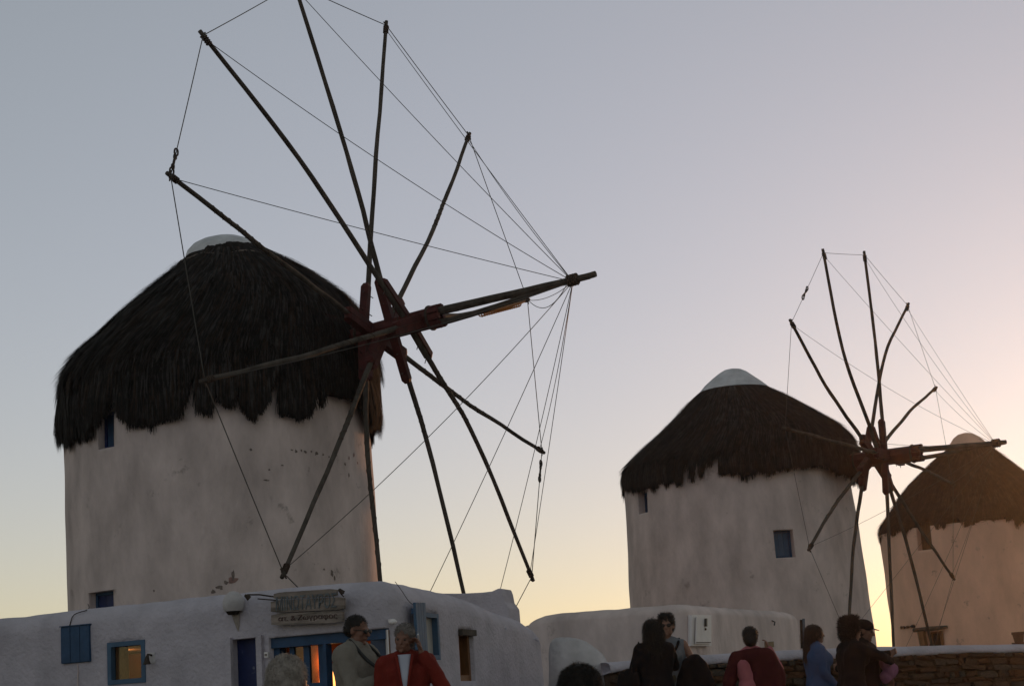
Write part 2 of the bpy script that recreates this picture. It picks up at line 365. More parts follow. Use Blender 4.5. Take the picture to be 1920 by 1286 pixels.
class Wheel:
    def __init__(s, root, C, a, R, tips, mids, pair_s, L, tail, scale, wires_r, wraps, splint=1.05, axle_r=.2, brace=True, axle_back=3.2):
        C = np.array(C); a = np.array(a)/np.linalg.norm(a)
        u = np.cross([0, 0, 1], a); u /= np.linalg.norm(u); v = np.cross(a, u)
        s.C, s.a, s.u, s.v = C, a, u, v
        def plane(px, py, sd=0.0):
            r = ray(px, py); t = ((C+a*sd-CP)@a)/(r@a); return CP+r*t
        # axle: red faceted shaft with wooden blocks
        ax = MB(); ax.tube([C-a*axle_back, C-a*.75, C+a*.95], [axle_r*.9, axle_r, axle_r*1.02], 8)
        axle = ax.build('axle', m_red, root)
        for j in range(10):
            th = 2*PI*j/10+.2; q = C+a*(.98+.03*(j % 3))+(math.cos(th)*u+math.sin(th)*v)*axle_r*.82
            MB().box(q, (.22*scale, .1*scale, .1*scale), rot_from(a, math.cos(th)*u+math.sin(th)*v)).build('wedge', m_red, axle)
        for sd in (-.62, .9):
            t = MB(); pts = [C+a*sd+(math.cos(q)*u+math.sin(q)*v)*axle_r*1.06 for q in np.linspace(0, 2*PI, 25)]; t.tube(pts, .028*scale, 6, cap=False); t.build('iron_band', m_iron, axle)
        # bowsprit: long beam and a thinner brace
        tip = C+a*(L+tail); MB().tube(catmull([C+a*.7+v*axle_r*.5, C+a*(L*.5)+v*.06, C+a*L, tip], 6), [.085*scale-.03*scale*i/18 for i in range(19)], 9, jit=.05).build('bowsprit', m_wood, root)
        if brace: MB().tube(catmull([C+a*.7-v*axle_r*.55, C+a*(L*.45)-v*.13*scale, C+a*(L*.93)-v*.02], 6), [.07*scale-.03*scale*i/12 for i in range(13)], 8, jit=.05).build('bowsprit_brace', m_wood, root)
        ring = C+a*L
        k = MB()
        for j in range(4): k.tube([ring+a*(j-1.5)*.05*scale+(math.cos(q)*u+math.sin(q)*v)*.085*scale for q in np.linspace(0, 2*PI, 17)], .03*scale, 6, cap=False)
        k.build('rope_knot', m_rope, root)
        T = {}
        for i in range(1, 13):
            if tips.get(i): T[i] = plane(*tips[i])
            else:
                th = s.ph+PI/6*i if hasattr(s, 'ph') else 0
        T.update({i: (C+R*(math.cos(q)*u+math.sin(q)*v)) for i, q in s.model_angles(tips, T, C, u, v).items()})
        s.T = T
        for i in range(1, 13):
            j = (i-1) % 6; sc = pair_s[j]; cen = C+a*sc
            tp = T[i]; dirn = (tp-cen)/np.linalg.norm(tp-cen)
            mid = plane(mids[i][0], mids[i][1], sc*.45) if mids.get(i) else (tp+cen)/2+s.v*0
            se = cen+((mid-cen)/np.linalg.norm(mid-cen))*splint
            path = catmull([cen-dirn*axle_r*.6, se, mid, tp+(tp-mid)/np.linalg.norm(tp-mid)*.1], 7); m = len(path)
            wob = [p+(u*nz(i*3.1, q*.45)+v*nz(i*5.7, q*.45, 3))*.028*scale*min(1, q/5, (m-1-q)/3) for q, p in enumerate(path)]
            rad = [(.057-.021*q/m)*scale*(1+.1*nz(i, q*.9)) for q in range(m)]
            pole = MB().tube(wob, rad, 9, jit=.03).build('sail_pole', m_wood, root, smooth=True)
            # red splints clamped along the pole near the shaft
            sdir = (se-cen)/np.linalg.norm(se-cen); side = np.cross(sdir, a); side /= np.linalg.norm(side)
            off = .085*scale
            for sg in ((1,) if i in (2, 5, 9) else (-1,) if i in (4, 8, 3) else (1, -1)):
                R_ = rot_from(sdir, a)
                ln = splint*random.uniform(.86, 1.0)
                c0 = cen+sdir*(ln/2+axle_r*.2)+side*sg*off*.75
                b = MB(); hx, hy, hz = ln/2, .06*scale, .08*scale
                pts = []
                for fx, tpz in ((-1, 1), (.86, 1), (1, .55)):
                    for sy, szz in ((-1, -1), (1, -1), (1, 1), (-1, 1)):
                        pts.append(c0+R_@np.array([hx*fx, hy*sy*tpz, hz*szz*tpz]))
                b.add(pts, [(0, 3, 2, 1), (8, 9, 10, 11)]+[(q*4+w, q*4+(w+1) % 4, (q+1)*4+(w+1) % 4, (q+1)*4+w) for q in (0, 1) for w in range(4)])
                b.build('splint', m_red, pole)
            for f in (.45, .8): MB().tube([cen+sdir*splint*f-side*.17*scale, cen+sdir*splint*f+side*.2*scale], .009*scale, 5).build('bolt', m_iron, pole)
            # rope lashing at the tip
            w = MB()
            for q in range(4): 
                cc = tp-dirn*(.03+.045*q)*scale; w.tube([cc+(math.cos(t_)*side+math.sin(t_)*a)*.044*scale for t_ in np.linspace(0, 2*PI, 11)], .016*scale, 5, cap=False)
            w.tube([tp+dirn*.02-side*.1*scale, tp+dirn*.0+side*.1*scale], .014*scale, 5)
            w.build('tip_lashing', m_rope, pole)
            if i in wraps:
                f0, f1, turns = wraps[i]; w = MB(); cum = np.array(wob)
                def at(f): 
                    g = f*(m-1); q = min(int(g), m-2); return cum[q]+(cum[q+1]-cum[q])*(g-q), (cum[q+1]-cum[q])/np.linalg.norm(cum[q+1]-cum[q])
                pts = []
                for q in range(turns*8+1):
                    f = f0+(f1-f0)*q/(turns*8); c_, d_ = at(f); t_ = q*2*PI/8
                    e1 = np.cross(d_, a); e1 /= np.linalg.norm(e1); pts.append(c_+(math.cos(t_)*e1+math.sin(t_)*np.cross(d_, e1))*(.052-.016*f)*scale)
                w.tube(pts, .011*scale, 5); w.build('rope_wrap', m_rope, pole)
            # stay to the bowsprit and rope to the next tip
            def wire(p, q, sag, r, nm, n=10):
                pts = [p+(q-p)*t+np.array([0, 0, -sag*4*t*(1-t)]) for t in np.linspace(0, 1, n)]
                return MB().tube(pts, r, 5).build(nm, m_wire, root)
            wire(tp-dirn*.1*scale, ring-v*.03, .03+.1*abs(a@v)+random.uniform(.0, .16), wires_r*.8, 'stay_wire', 14)
            nx_ = T[i % 12+1]; rw = wire(tp, nx_, .01, wires_r*1.05, 'rim_rope')
            if i in s.turnbuckles:
                f = s.turnbuckles[i]; e = nx_-tp; Lg = np.linalg.norm(e); e = e/Lg
                b = MB(); sd_ = np.cross(e, a); c0 = tp+e*Lg*f
                for g, rr in ((0, .05), (.1, .03), (.3, .03), (.4, .045)):
                    b.tube([c0+e*g*scale+(math.cos(t_)*sd_+math.sin(t_)*e*1.5)*rr*scale for t_ in np.linspace(0, 2*PI, 13)], .016*scale, 5, cap=False)
                b.tube([c0+e*.1*scale, c0+e*.3*scale], .022*scale, 6); b.build('turnbuckle', m_iron, rw)
    turnbuckles = {}
    def model_angles(s, tips, T, C, u, v):
        # angles of the tips that the picture hides, spaced evenly between their neighbours
        ang = {i: math.atan2((T[i]-C)@v, (T[i]-C)@u) for i in T}
        base = [((ang[i]-s.sgn*PI/6*i)) for i in ang]
        b = math.atan2(np.mean(np.sin(base)), np.mean(np.cos(base)))
        return {i: b+s.sgn*PI/6*i for i in range(1, 13) if i not in T}

def housing(root, C, a, s0, s1, w, h, zc):
    """boarded opening in the thatch where the axle comes out"""
    a = np.array(a); ah = np.array([a[0], a[1], 0]); ah /= np.linalg.norm(ah); t = np.cross([0, 0, 1], ah)
    hs_ = MB(); c = np.array(C)
    R = np.array([ah, t, [0, 0, 1]]).T
    base = np.array([c[0], c[1], zc])
    for sy in (-1, 1): hs_.box(base+ah*(s0+s1)/2+t*sy*w/2, (s1-s0, .1, h), R)
    hs_.box(base+ah*(s0+s1)/2+np.array([0, 0, h/2+.052]), (s1-s0+.06, w+.2, .1), R); hs_.box(base+ah*(s0+s1)/2-np.array([0, 0, h/2+.052]), (s1-s0+.06, w+.2, .1), R)
    o = hs_.build('axle_housing', m_hood, root)
    k = 9
    for i in range(k):
        z = -h/2+h*(i+.5)/k
        for sy in (-1, 1):
            wd = w/2-.24 if abs(z-(c[2]-zc)) < .25 else w/2-.056
            MB().box(base+ah*(s1-.12+.015*(i % 2))+t*sy*(w/2-.05-wd/2)+np.array([0, 0, z]), (.03, wd, h/k-.015), R).build('board', m_board, o)
    return o
# ---- windmill 1 (left, nearest)
D1 = 33.6
mill = thing('windmill', (-5.75, D1, .8), 'largest and nearest windmill, at the left, with ragged dark thatch and a huge pole wheel', 'windmill', 'thatched windmills in a row')
w1 = rows3d([(722, 126, 672), (790, 127, 686), (850, 128, 695), (1000, 132, 705), (1100, 134.5, 708), (1250, 139, 714), (1480, 144, 728)], D1)
rf1 = ring_fn(w1)
wins1 = [(185, 770, 215, 840), (168, 1108, 214, 1160)]
holes = []
for q in wins1:
    c, nrm, tx, w, h = cut_hole(None, rf1, *q); holes.append((c, nrm, tx, w, h, .24))
tower_mesh(mill, w1, holes, m_plaster)
def recessed_window(root, hole, fm, sm, planks, name='window'):
    c, nrm, tx, w, h, dp = hole; R = np.array([tx, nrm, [0, 0, 1]]).T; b = min(.05, w*.12)
    q = c-nrm*(dp-.07); fr = MB()
    for sx in (-1, 1): fr.box(q+tx*sx*(w/2-b/2-.004), (b, .06, h-.01), R)
    for sz in (-1, 1): fr.box(q+np.array([0, 0, sz*(h/2-b/2-.004)]), (w-2*b-.01, .06, b), R)
    f = fr.build(name, fm, root); pw = (w-2*b-.01)/planks
    for i in range(planks):
        MB().box(q+tx*(-w/2+b+.005+pw*(i+.5))-nrm*(.012+.004*(i % 2)), (pw-.008, .025, h-2*b-.01), R).build('plank', sm, f)
recessed_window(mill, holes[0], m_dblue, m_blue, 2); recessed_window(mill, holes[1], m_blue, m_dblue, 3)
r1 = rows3d([(468, 355, 494), (480, 352, 520), (492, 347, 535), (515, 318, 572), (535, 297, 602), (580, 243, 658), (605, 218, 676), (645, 180, 692), (680, 140, 702), (712, 120, 706)], D1)
r1[-1, 3] = max(r1[-1, 3], 3.0)
hem1 = [(112, 832), (130, 828), (150, 822), (165, 822), (178, 790), (200, 775), (206, 745), (214, 745), (218, 785), (235, 790), (252, 800), (265, 790), (300, 788), (320, 785), (336, 775), (350, 738), (358, 715), (366, 708), (371, 765), (383, 776), (398, 768), (405, 728), (411, 755), (425, 762), (440, 758), (447, 728), (453, 755), (470, 785), (492, 768), (503, 755), (511, 722), (518, 700), (525, 712), (529, 778), (560, 781), (583, 777), (589, 750), (594, 715), (600, 712), (604, 772), (610, 735), (616, 716), (624, 735), (655, 742), (672, 748), (688, 770), (695, 800), (700, 812), (704, 800)]
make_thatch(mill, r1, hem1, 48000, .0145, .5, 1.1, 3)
make_cap(mill, [(444, 412, 436), (447, 395, 452), (453, 376, 468), (461, 361, 484), (471, 352, 496), (484, 348, 504)], D1)
rp = MB()   # twine tied round the thatch below the cap
rr = rows3d([(497, 338, 538)], D1)[0]
rp.tube([(rr[0]+(rr[3]+.05)*math.cos(t), rr[1]+(rr[3]+.05)*math.sin(t), rr[2]-.02+.02*math.sin(5*t)+.02*math.sin(9*t)) for t in np.linspace(0, 2*PI, 60)], .016, 5, cap=False).build('thatch_twine', m_sign, mill)
C1 = np.array([-2.259, 32., 8.659]); A1 = np.array([.8992, -.4295, .083])
tips1 = {1: (320, 330), 2: (381, 67), 4: (724, 48), 5: (879, 255), 6: (989, 562), 7: (1016, 846), 8: (997, 1081), 11: (532, 1074), 12: (384, 713)}
mids1 = {1: (500, 470), 2: (560, 297), 3: (650, 285), 4: (703, 330), 5: (822, 405), 6: (905, 583), 7: (880, 758), 8: (895, 830), 9: (812, 870), 10: (690, 860), 11: (625, 855), 12: (560, 669)}
# ordering of tips on the wheel plane: clockwise in the picture
class Wheel1(Wheel):
    sgn = 1; turnbuckles = {1: .03, 7: .1}
_u = np.cross([0, 0, 1], A1); _u /= np.linalg.norm(_u); _v = np.cross(A1, _u)
def sgn_of(C, A, t1, t2):
    u = np.cross([0, 0, 1], A); u /= np.linalg.norm(u); v = np.cross(A, u)
    def ang(px, py):
        r = ray(px, py); t = ((C-CP)@A)/(r@A); p = CP+r*t-C; return math.atan2(p@v, p@u)
    d = (ang(*t2)-ang(*t1)+PI) % (2*PI)-PI; return 1 if d > 0 else -1
Wheel1.sgn = sgn_of(C1, A1/np.linalg.norm(A1), tips1[4], tips1[5])
wh1 = Wheel1(mill, C1, A1, 6.57, tips1, mids1, [-.33, .42, .1, -.52, -.1, .75], 3.78, .45, 1.0, .0085, {1: (.62, .86, 9), 5: (.62, .74, 6), 7: (.42, .74, 9), 8: (.36, .6, 8), 9: (.45, .6, 4), 10: (.62, .85, 7), 11: (.42, .62, 8), 12: (.4, .56, 4)})
# furled sail on the pole by the bowsprit, backlit glow painted in as orange
def plane1(px, py, sd=0.):
    A = A1/np.linalg.norm(A1); r = ray(px, py); return CP+r*((C1+A*sd-CP)@A)/(r@A)
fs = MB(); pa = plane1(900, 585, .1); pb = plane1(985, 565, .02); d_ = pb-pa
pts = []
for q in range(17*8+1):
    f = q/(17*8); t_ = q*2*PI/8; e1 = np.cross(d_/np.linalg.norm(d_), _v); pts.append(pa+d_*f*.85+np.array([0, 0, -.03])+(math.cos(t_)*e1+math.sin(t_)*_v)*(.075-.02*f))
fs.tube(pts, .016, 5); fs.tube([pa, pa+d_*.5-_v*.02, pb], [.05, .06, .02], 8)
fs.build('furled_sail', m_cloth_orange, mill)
lp = MB(); q0 = plane1(990, 562, 0); q1 = C1+A1/np.linalg.norm(A1)*3.7
lp.tube([q0+(q1-q0)*t+np.array([0, 0, -.32*4*t*(1-t)]) for t in np.linspace(0, 1, 14)], .008, 5).build('slack_rope', m_wire, mill)
housing(mill, C1, A1, -1.95, -.9, 1.3, 1.3, 8.22)

m_flake = mat('flaked_plaster', (.2, .165, .15), .95, .4, 14, .6, 50)
m_rosy = mat('rosy_stain', (.3, .19, .17), .95, .3, 14)
def flake(px, py, wpx, hpx, mt, root, rf, nm='flaked_patch'):
    p = on_cyl(px, py, rf); cx, cy, r = rf(p[2]); th0 = math.atan2(p[1]-cy, p[0]-cx); sc = 33.6/FPX; V = []; n = 14
    def at(th, z):
        cx, cy, r = rf(z); rr = r*(1+.012*nz(math.cos(th)*1.8, math.sin(th)*1.8, z*.9))+.005; return (cx+rr*math.cos(th), cy+rr*math.sin(th), z)
    V.append(at(th0, p[2])); sd = random.random()*50
    for k in range(n):
        a = 2*PI*k/n; q = .7+.55*nz(math.cos(a)*1.3+sd, math.sin(a)*1.3, sd)+random.uniform(-.12, .12); V.append(at(th0+math.cos(a)*q*wpx*sc/r/2, p[2]+math.sin(a)*q*hpx*sc/2))
    mesh(nm, V, [(0, 1+k, 1+(k+1) % n) for k in range(n)], mt, root, smooth=False)
for q in ((470, 843, 7, 6), (548, 843, 6, 4), (556, 846, 7, 8), (566, 844, 5, 6), (574, 847, 8, 7), (585, 846, 6, 5), (594, 850, 10, 8), (607, 852, 7, 6), (618, 856, 6, 5), (632, 853, 5, 6), (437, 1079, 9, 24), (412, 1100, 16, 10), (400, 1108, 12, 9), (424, 1092, 10, 8), (622, 1074, 9, 16), (627, 1083, 5, 12), (607, 1067, 8, 4), (288, 1107, 5, 5), (505, 880, 6, 5), (530, 872, 7, 4), (648, 870, 6, 9), (655, 890, 5, 12), (500, 900, 14, 4)):
    flake(*q, m_flake, mill, rf1)
for q in ((664, 852, 8, 12), (655, 858, 6, 8), (671, 868, 5, 9), (436, 1088, 22, 14)): flake(*q, m_rosy, mill, rf1, 'stain')
# ---- windmill 2 (middle)
D2 = 46.0
mill2 = thing('windmill', (6.1, D2, .8), 'middle windmill with a pointed white cap, low white building in front and a red-hubbed wheel', 'windmill', 'thatched windmills in a row')
w2 = rows3d([(884, 1169, 1586), (905, 1171, 1590), (1000, 1175, 1607), (1130, 1180, 1626), (1200, 1184, 1637), (1420, 1192, 1668)], D2); rf2 = ring_fn(w2)
holes2 = []
for q, dp in (((1196, 922, 1213, 962), .3), ((1452, 993, 1489, 1045), .3)):
    c, nrm, tx, w, h = cut_hole(None, rf2, *q); holes2.append((c, nrm, tx, w, h, dp))
tower_mesh(mill2, w2, holes2, m_plaster)
recessed_window(mill2, holes2[0], m_blue, m_dblue, 2); recessed_window(mill2, holes2[1], m_blue, m_sky_blue, 3)
r2 = rows3d([(725, 1317, 1432), (733, 1309, 1445), (760, 1285, 1488), (785, 1260, 1527), (820, 1220, 1580), (850, 1188, 1600), (872, 1166, 1606)], D2)
hem2 = [(1156, 932), (1166, 925), (1180, 915), (1192, 922), (1205, 915), (1225, 916), (1240, 906), (1247, 914), (1262, 900), (1275, 910), (1282, 866), (1290, 868), (1297, 902), (1302, 860), (1306, 862), (1313, 898), (1322, 868), (1345, 850), (1351, 886), (1380, 890), (1410, 886), (1450, 882), (1480, 879), (1540, 874), (1550, 874), (1560, 884), (1580, 890), (1596, 884)]
make_thatch(mill2, r2, hem2, 40000, .013, .5, .55, 5)
make_cap(mill2, [(692, 1366, 1380), (694, 1357, 1390), (699, 1348, 1400), (708, 1336, 1412), (720, 1322, 1428), (733, 1311, 1444)], D2)
C2 = np.array([8.956, 44., 7.210]); A2 = np.array([.8367, -.5476, -.011])
tips2 = {1: (1484, 605), 2: (1544, 474), 3: (1621, 478), 4: (1702, 573), 5: (1754, 728), 6: (1787, 907), 7: (1787, 1082), 11: (1518, 1027), 12: (1472, 803)}
mids2 = {1: (1548, 722), 2: (1580, 655), 3: (1641, 640), 4: (1660, 665), 5: (1706, 770), 6: (1735, 881), 7: (1732, 1002), 8: (1708, 1048), 9: (1668, 1040), 10: (1600, 1030), 11: (1563, 950), 12: (1545, 822)}
class Wheel2(Wheel):
    sgn = sgn_of(C2, A2, tips2[4], tips2[5]); turnbuckles = {1: .35}
wh2 = Wheel2(mill2, C2, A2, 5.32, tips2, mids2, [-.1, .05, .18, -.35, -.22, .3], 3.0, .25, .95, .0055, {11: (.4, .8, 6)}, splint=.95, axle_r=.2)

# ---- windmill 3 (right, cut by the picture's edge)
D3 = 60.0
mill3 = thing('windmill', (16.2, D3, .6), 'farthest windmill at the right edge, thatch and small white cap tinted with painted-in lens flare, behind the second wheel', 'windmill', 'thatched windmills in a row')
w3 = rows3d([(992, 1651, 1984), (1010, 1653, 1986), (1110, 1666, 1998), (1210, 1678, 2011), (1330, 1693, 2026)], D3); rf3 = ring_fn(w3)
holes3 = []
for q in ((1719, 975, 1746, 1031), (1738, 1183, 1770, 1216)):
    c, nrm, tx, w, h = cut_hole(None, rf3, *q); holes3.append((c, nrm, tx, w, h, .35))
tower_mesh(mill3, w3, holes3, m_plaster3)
recessed_window(mill3, holes3[0], m_brownwood, m_brownwood, 2)
recessed_window(mill3, holes3[1], m_brownwood, m_dark, 2, 'hatch')
r3 = rows3d([(830, 1784, 1846), (838, 1776, 1856), (870, 1741, 1888), (905, 1704, 1925), (925, 1688, 1945), (955, 1668, 1972), (978, 1652, 1986)], D3)
hem3 = [(1649, 1008), (1656, 1012), (1675, 1000), (1700, 996), (1712, 984), (1726, 975), (1745, 974), (1758, 990), (1775, 985), (1790, 962), (1797, 966), (1810, 986), (1835, 976), (1860, 973), (1893, 968), (1905, 980), (1930, 978), (1980, 985)]
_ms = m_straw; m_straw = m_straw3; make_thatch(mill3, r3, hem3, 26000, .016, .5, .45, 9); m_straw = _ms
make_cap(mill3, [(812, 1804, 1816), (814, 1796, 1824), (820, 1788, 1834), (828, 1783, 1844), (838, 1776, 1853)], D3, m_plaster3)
# weathered lintel shelf over the low hatch and a wooden spindle on the wall
def cylp(px, py, out=0.0):
    p = on_cyl(px, py, rf3); cx, cy, r = rf3(p[2]); n_ = np.array([p[0]-cx, p[1]-cy, 0]); return p+n_/np.linalg.norm(n_)*out
a_ = cylp(1718, 1181, .12); b_ = cylp(1778, 1175, .12); MB().tube([a_, (a_+b_)/2, b_], [.07, .09, .06], 6, jit=.1).build('lintel_shelf', m_wood, mill3)
a_ = cylp(1737, 1186, .25); a2 = cylp(1742, 1212, .12)
MB().tube([cylp(1731, 1183, .1), cylp(1736, 1216, .06)], .14, 6).build('hatch_jamb', m_brownwood, mill3); MB().tube([cylp(1767, 1182, .1), cylp(1770, 1216, .06)], .05, 6).build('hatch_jamb', m_brownwood, mill3)
a_ = cylp(1693, 1176, .06); b_ = cylp(1716, 1173, .06); MB().tube(catmull([a_, a_+(b_-a_)*.3, a_+(b_-a_)*.6, b_], 3), [.06, .03, .05, .02, .02, .05, .03, .02, .05, .06], 6).build('iron_bracket', m_iron, mill3)
# ------------------------------------------------------------------ plastered buildings with an organic wall path
def round_path(pts, rad, step=.1):
    """polyline (closed) with rounded corners -> dense closed path; also returns the arc length at each input corner"""
    pts = [np.array(p[:2], float) for p in pts]; n = len(pts); out = []
    for i in range(n):
        p = pts[i]; a = pts[i-1]; b = pts[(i+1) % n]; r = rad[i] if hasattr(rad, '__len__') else rad
        u = (a-p)/np.linalg.norm(a-p); v = (b-p)/np.linalg.norm(b-p)
        k = max(2, int(r/ .06))
        for j in range(k+1):
            t = j/k; out.append((1-t)**2*(p+u*r)+2*t*(1-t)*p+t*t*(p+v*r))
    res = []
    for i in range(len(out)):
        a = out[i]; b = out[(i+1) % len(out)]; L = np.linalg.norm(b-a); k = max(1, int(round(L/step)))
        for j in range(k): res.append(a+(b-a)*j/k)
    return np.array(res)
class WallBody:
    """a closed plaster wall: outer skin with openings, rounded coping, inner skin, reveals; openings are given as plane pixels"""
    def __init__(s, pts, rad, ztop, z0, thick=.35, seed=0, cope=.2):
        s.path = round_path(pts, rad); s.n = len(s.path); s.thick = thick; s.z0 = z0; s.seed = seed; s.cope = cope
        nxt = np.roll(s.path, -1, 0); prv = np.roll(s.path, 1, 0); t = nxt-prv; t /= np.linalg.norm(t, axis=1)[:, None]
        s.nrm = np.stack([t[:, 1], -t[:, 0]], 1)
        c = s.path.mean(0)
        if ((s.path-c)*s.nrm).sum() < 0: s.nrm = -s.nrm
        s.zt = np.array([ztop(p) for p in s.path]); s.open = []
    def hit(s, px, py, lo=0, hi=None):
        """pixel ray onto the wall path's vertical skin: returns (index float, z, point)"""
        v = ray(px, py); best = None
        for i in range(s.n):
            a = s.path[i]; b = s.path[(i+1) % s.n]; d = b-a
            den = v[0]*d[1]-v[1]*d[0]
            if abs(den) < 1e-9: continue
            t = (a[0]*d[1]-a[1]*d[0])/den; q = (a[0]*v[1]-a[1]*v[0])/den
            if t > 0 and -1e-6 <= q <= 1+1e-6 and (best is None or t < best[0]): best = (t, i+q)
        if best is None: return None
        t, f = best; return f, CAMZ+t*v[2], CP+v*t
    def opening(s, px0, py0, px1, py1, zb=None):
        h0 = s.hit(px0, (py0+min(py1, 1290))/2); h1 = s.hit(px1, (py0+min(py1, 1290))/2)
        f0, f1 = sorted((h0[0], h1[0])); zt = (s.hit(px0, py0)[1]+s.hit(px1, py0)[1])/2
        zt0 = s.hit(px0, py0)[1]; zt1 = s.hit(px1, py0)[1]
        if zb is None: zb = (s.hit(px0, py1)[1]+s.hit(px1, py1)[1])/2
        s.open.append((f0, f1, zb, (zt0+zt1)/2)); return (f0, f1, zb, (zt0+zt1)/2)
    def at(s, f, z, out=0.0):
        i = int(math.floor(f)) % s.n; q = f-math.floor(f); j = (i+1) % s.n
        p = s.path[i]*(1-q)+s.path[j]*q; n = s.nrm[i]*(1-q)+s.nrm[j]*q; n = n/np.linalg.norm(n)
        return np.array([p[0]+n[0]*out, p[1]+n[1]*out, z])
    def build(s, name, material, parent):
        fs = sorted(set([float(i) for i in range(s.n)]+[f for o in s.open for f in o[:2]]))
        fs = [f for i, f in enumerate(fs) if i == 0 or f-fs[i-1] > 1e-4]
        zc = sorted(set([z for o in s.open for z in o[2:] if z > s.z0+.01])); zmax = s.zt.max(); m = len(fs)
        def ztf(f): i = int(f) % s.n; q = f-int(f); return s.zt[i]*(1-q)+s.zt[(i+1) % s.n]*q
        # levels of the straight part, as absolute heights below the coping; the highest cut shares the coping line when lower
        zs = [s.z0]+zc; lv = []
        for a, b in zip(zs, zs[1:]+[None]):
            lv.append(a)
            if b is not None:
                k = int((b-a)/.14)
                lv += [a+(b-a)*j/(k+1) for j in range(1, k+1)]
        V = []; idx = {}
        def vert(key, p):
            if key not in idx: idx[key] = len(V); V.append(p)
            return idx[key]
        def disp(p): return .035*nz(p[0]*.8+s.seed, p[1]*.8, p[2]*.9)+.012*nz(p[0]*3+s.seed, p[1]*3, p[2]*3)
        def outer(a, l):
            f = fs[a]; top = ztf(f)-s.cope*1.1
            if l < len(lv): z = min(lv[l], top-.02*(len(lv)-l)/len(lv)); p = s.at(f, z, 0)
            else:
                e = l-len(lv)
                pr = [(0, .0, -s.cope*1.1*.45), (1, 0, -s.cope*1.1*.05)]
                arc = [(-.0, -1.1*s.cope), (-.012*1, -.8*s.cope), (-.045, -.5*s.cope), (-.1, -.2*s.cope), (-.17, -.03*s.cope), (-.25, 0), (-s.thick, -.02), (-s.thick-.01, -.3)]
                o_, dz = arc[e]; p = s.at(f, ztf(f)+dz+.015*nz(f*.3, s.seed), o_)
            q = s.at(f, p[2], 1)-s.at(f, p[2], 0); return p+q*disp(p)
        nl = len(lv)+8; F = []
        def inside(a, l):
            if l >= len(lv)-1: return False
            fm = (fs[a]+(fs[(a+1) % m] if a+1 < m else s.n))/2; zm = (lv[l]+lv[l+1])/2
            return any(o[0] < fm < o[1] and o[2] < zm < o[3] for o in s.open)
        for a in range(m):
            b = (a+1) % m
            for l in range(nl-1):
                if inside(a, l): continue
                F.append((vert((a, l), outer(a, l)), vert((b, l), outer(b, l)), vert((b, l+1), outer(b, l+1)), vert((a, l+1), outer(a, l+1))))
        for (f0, f1, zb, zt) in s.open:   # reveals
            ks = [a for a in range(m) if f0-1e-4 <= fs[a] <= f1+1e-4]; ls = [l for l in range(len(lv)) if zb-1e-4 <= lv[l] <= zt+1e-4]
            loop = [(a, ls[0]) for a in ks]+[(ks[-1], l) for l in ls[1:]]+[(a, ls[-1]) for a in ks[::-1][1:]]+[(ks[0], l) for l in ls[::-1][1:]]
            for q in range(len(loop)-1):
                (a, l), (b, k) = loop[q], loop[q+1]
                p0 = vert((a, l), outer(a, l)); p1 = vert((b, k), outer(b, k))
                def inn(a, l):
                    p = outer(a, l); q_ = s.at(fs[a], p[2], 1)-s.at(fs[a], p[2], 0); return p-q_*s.thick
                F.append((p0, p1, vert(('i', b, k), inn(b, k)), vert(('i', a, l), inn(a, l))))
        o = mesh(name, V, F, material, parent)
        return o
    def quad(s, f0, f1, zb, zt, o0, o1, k=1):
        """solid block following the wall between two path positions"""
        return [s.at(f0, zb, o0), s.at(f1, zb, o0), s.at(f1, zb, o1), s.at(f0, zb, o1), s.at(f0, zt, o0), s.at(f1, zt, o0), s.at(f1, zt, o1), s.at(f0, zt, o1)]
def pix_at(px, D, z=0.):
    v = ray(px, 1210); return np.array([v[0]*D/v[1], D])
# ---- the shop (left, white, one storey)
c0 = pix_at(742, 18.7); l0 = pix_at(-170, 21.5); e0 = pix_at(1029, 24.1)
dirb = (e0-c0)/np.linalg.norm(e0-c0); back = np.array([-.93, .37])
shop_pts = [l0, c0, e0, e0+np.array([-3.6, 1.6]), l0+np.array([.9, 3.3])]
def hz(px, py, pt):   # height of a pixel above the point pt
    v = ray(px, py); return CAMZ+v[2]*pt[1]/v[1]
topA = [(-170, 1172), (0, 1157), (135, 1141), (270, 1127), (430, 1110), (560, 1097), (700, 1086), (742, 1083)]
topB = [(742, 1083), (800, 1096), (870, 1112), (905, 1125), (940, 1144), (960, 1150), (985, 1158), (1005, 1170), (1022, 1182), (1030, 1192)]
dA = (c0-l0); LA = np.linalg.norm(dA); dA /= LA; LB = np.linalg.norm(e0-c0)
def line_hit(px, a, d):
    v = ray(px, 1150); den = v[0]*d[1]-v[1]*d[0]; q = (a[0]*v[1]-a[1]*v[0])/den; return q
tA = [(line_hit(px, l0, dA), hz(px, py, l0+dA*line_hit(px, l0, dA))) for px, py in topA]
tB = [(line_hit(px, c0, dirb), hz(px, py, c0+dirb*line_hit(px, c0, dirb))) for px, py in topB]
def ztop_shop(p):
    qa = (p-l0)@dA; da = np.linalg.norm(p-(l0+dA*np.clip(qa, 0, LA))); qb = (p-c0)@dirb; db = np.linalg.norm(p-(c0+dirb*np.clip(qb, 0, LB)))
    za = np.interp(qa, [t[0] for t in tA], [t[1] for t in tA]); zb = np.interp(qb, [t[0] for t in tB], [t[1] for t in tB])
    if min(da, db) > .5: return 2.75
    return za if da < db else zb
shop = thing('shop_building', (c0[0]-2, c0[1]+1, .8), 'long low whitewashed shop with blue doors, a wooden sign and rounded roof edges', 'building')
wb = WallBody(shop_pts, [.3, .38, .5, .5, .5], ztop_shop, .55, .34, 3)
o_win = wb.opening(208, 1206, 271, 1278); o_door = wb.opening(431, 1196, 489, 1290, .8); o_shop = wb.opening(506, 1186, 734, 1290, .8)
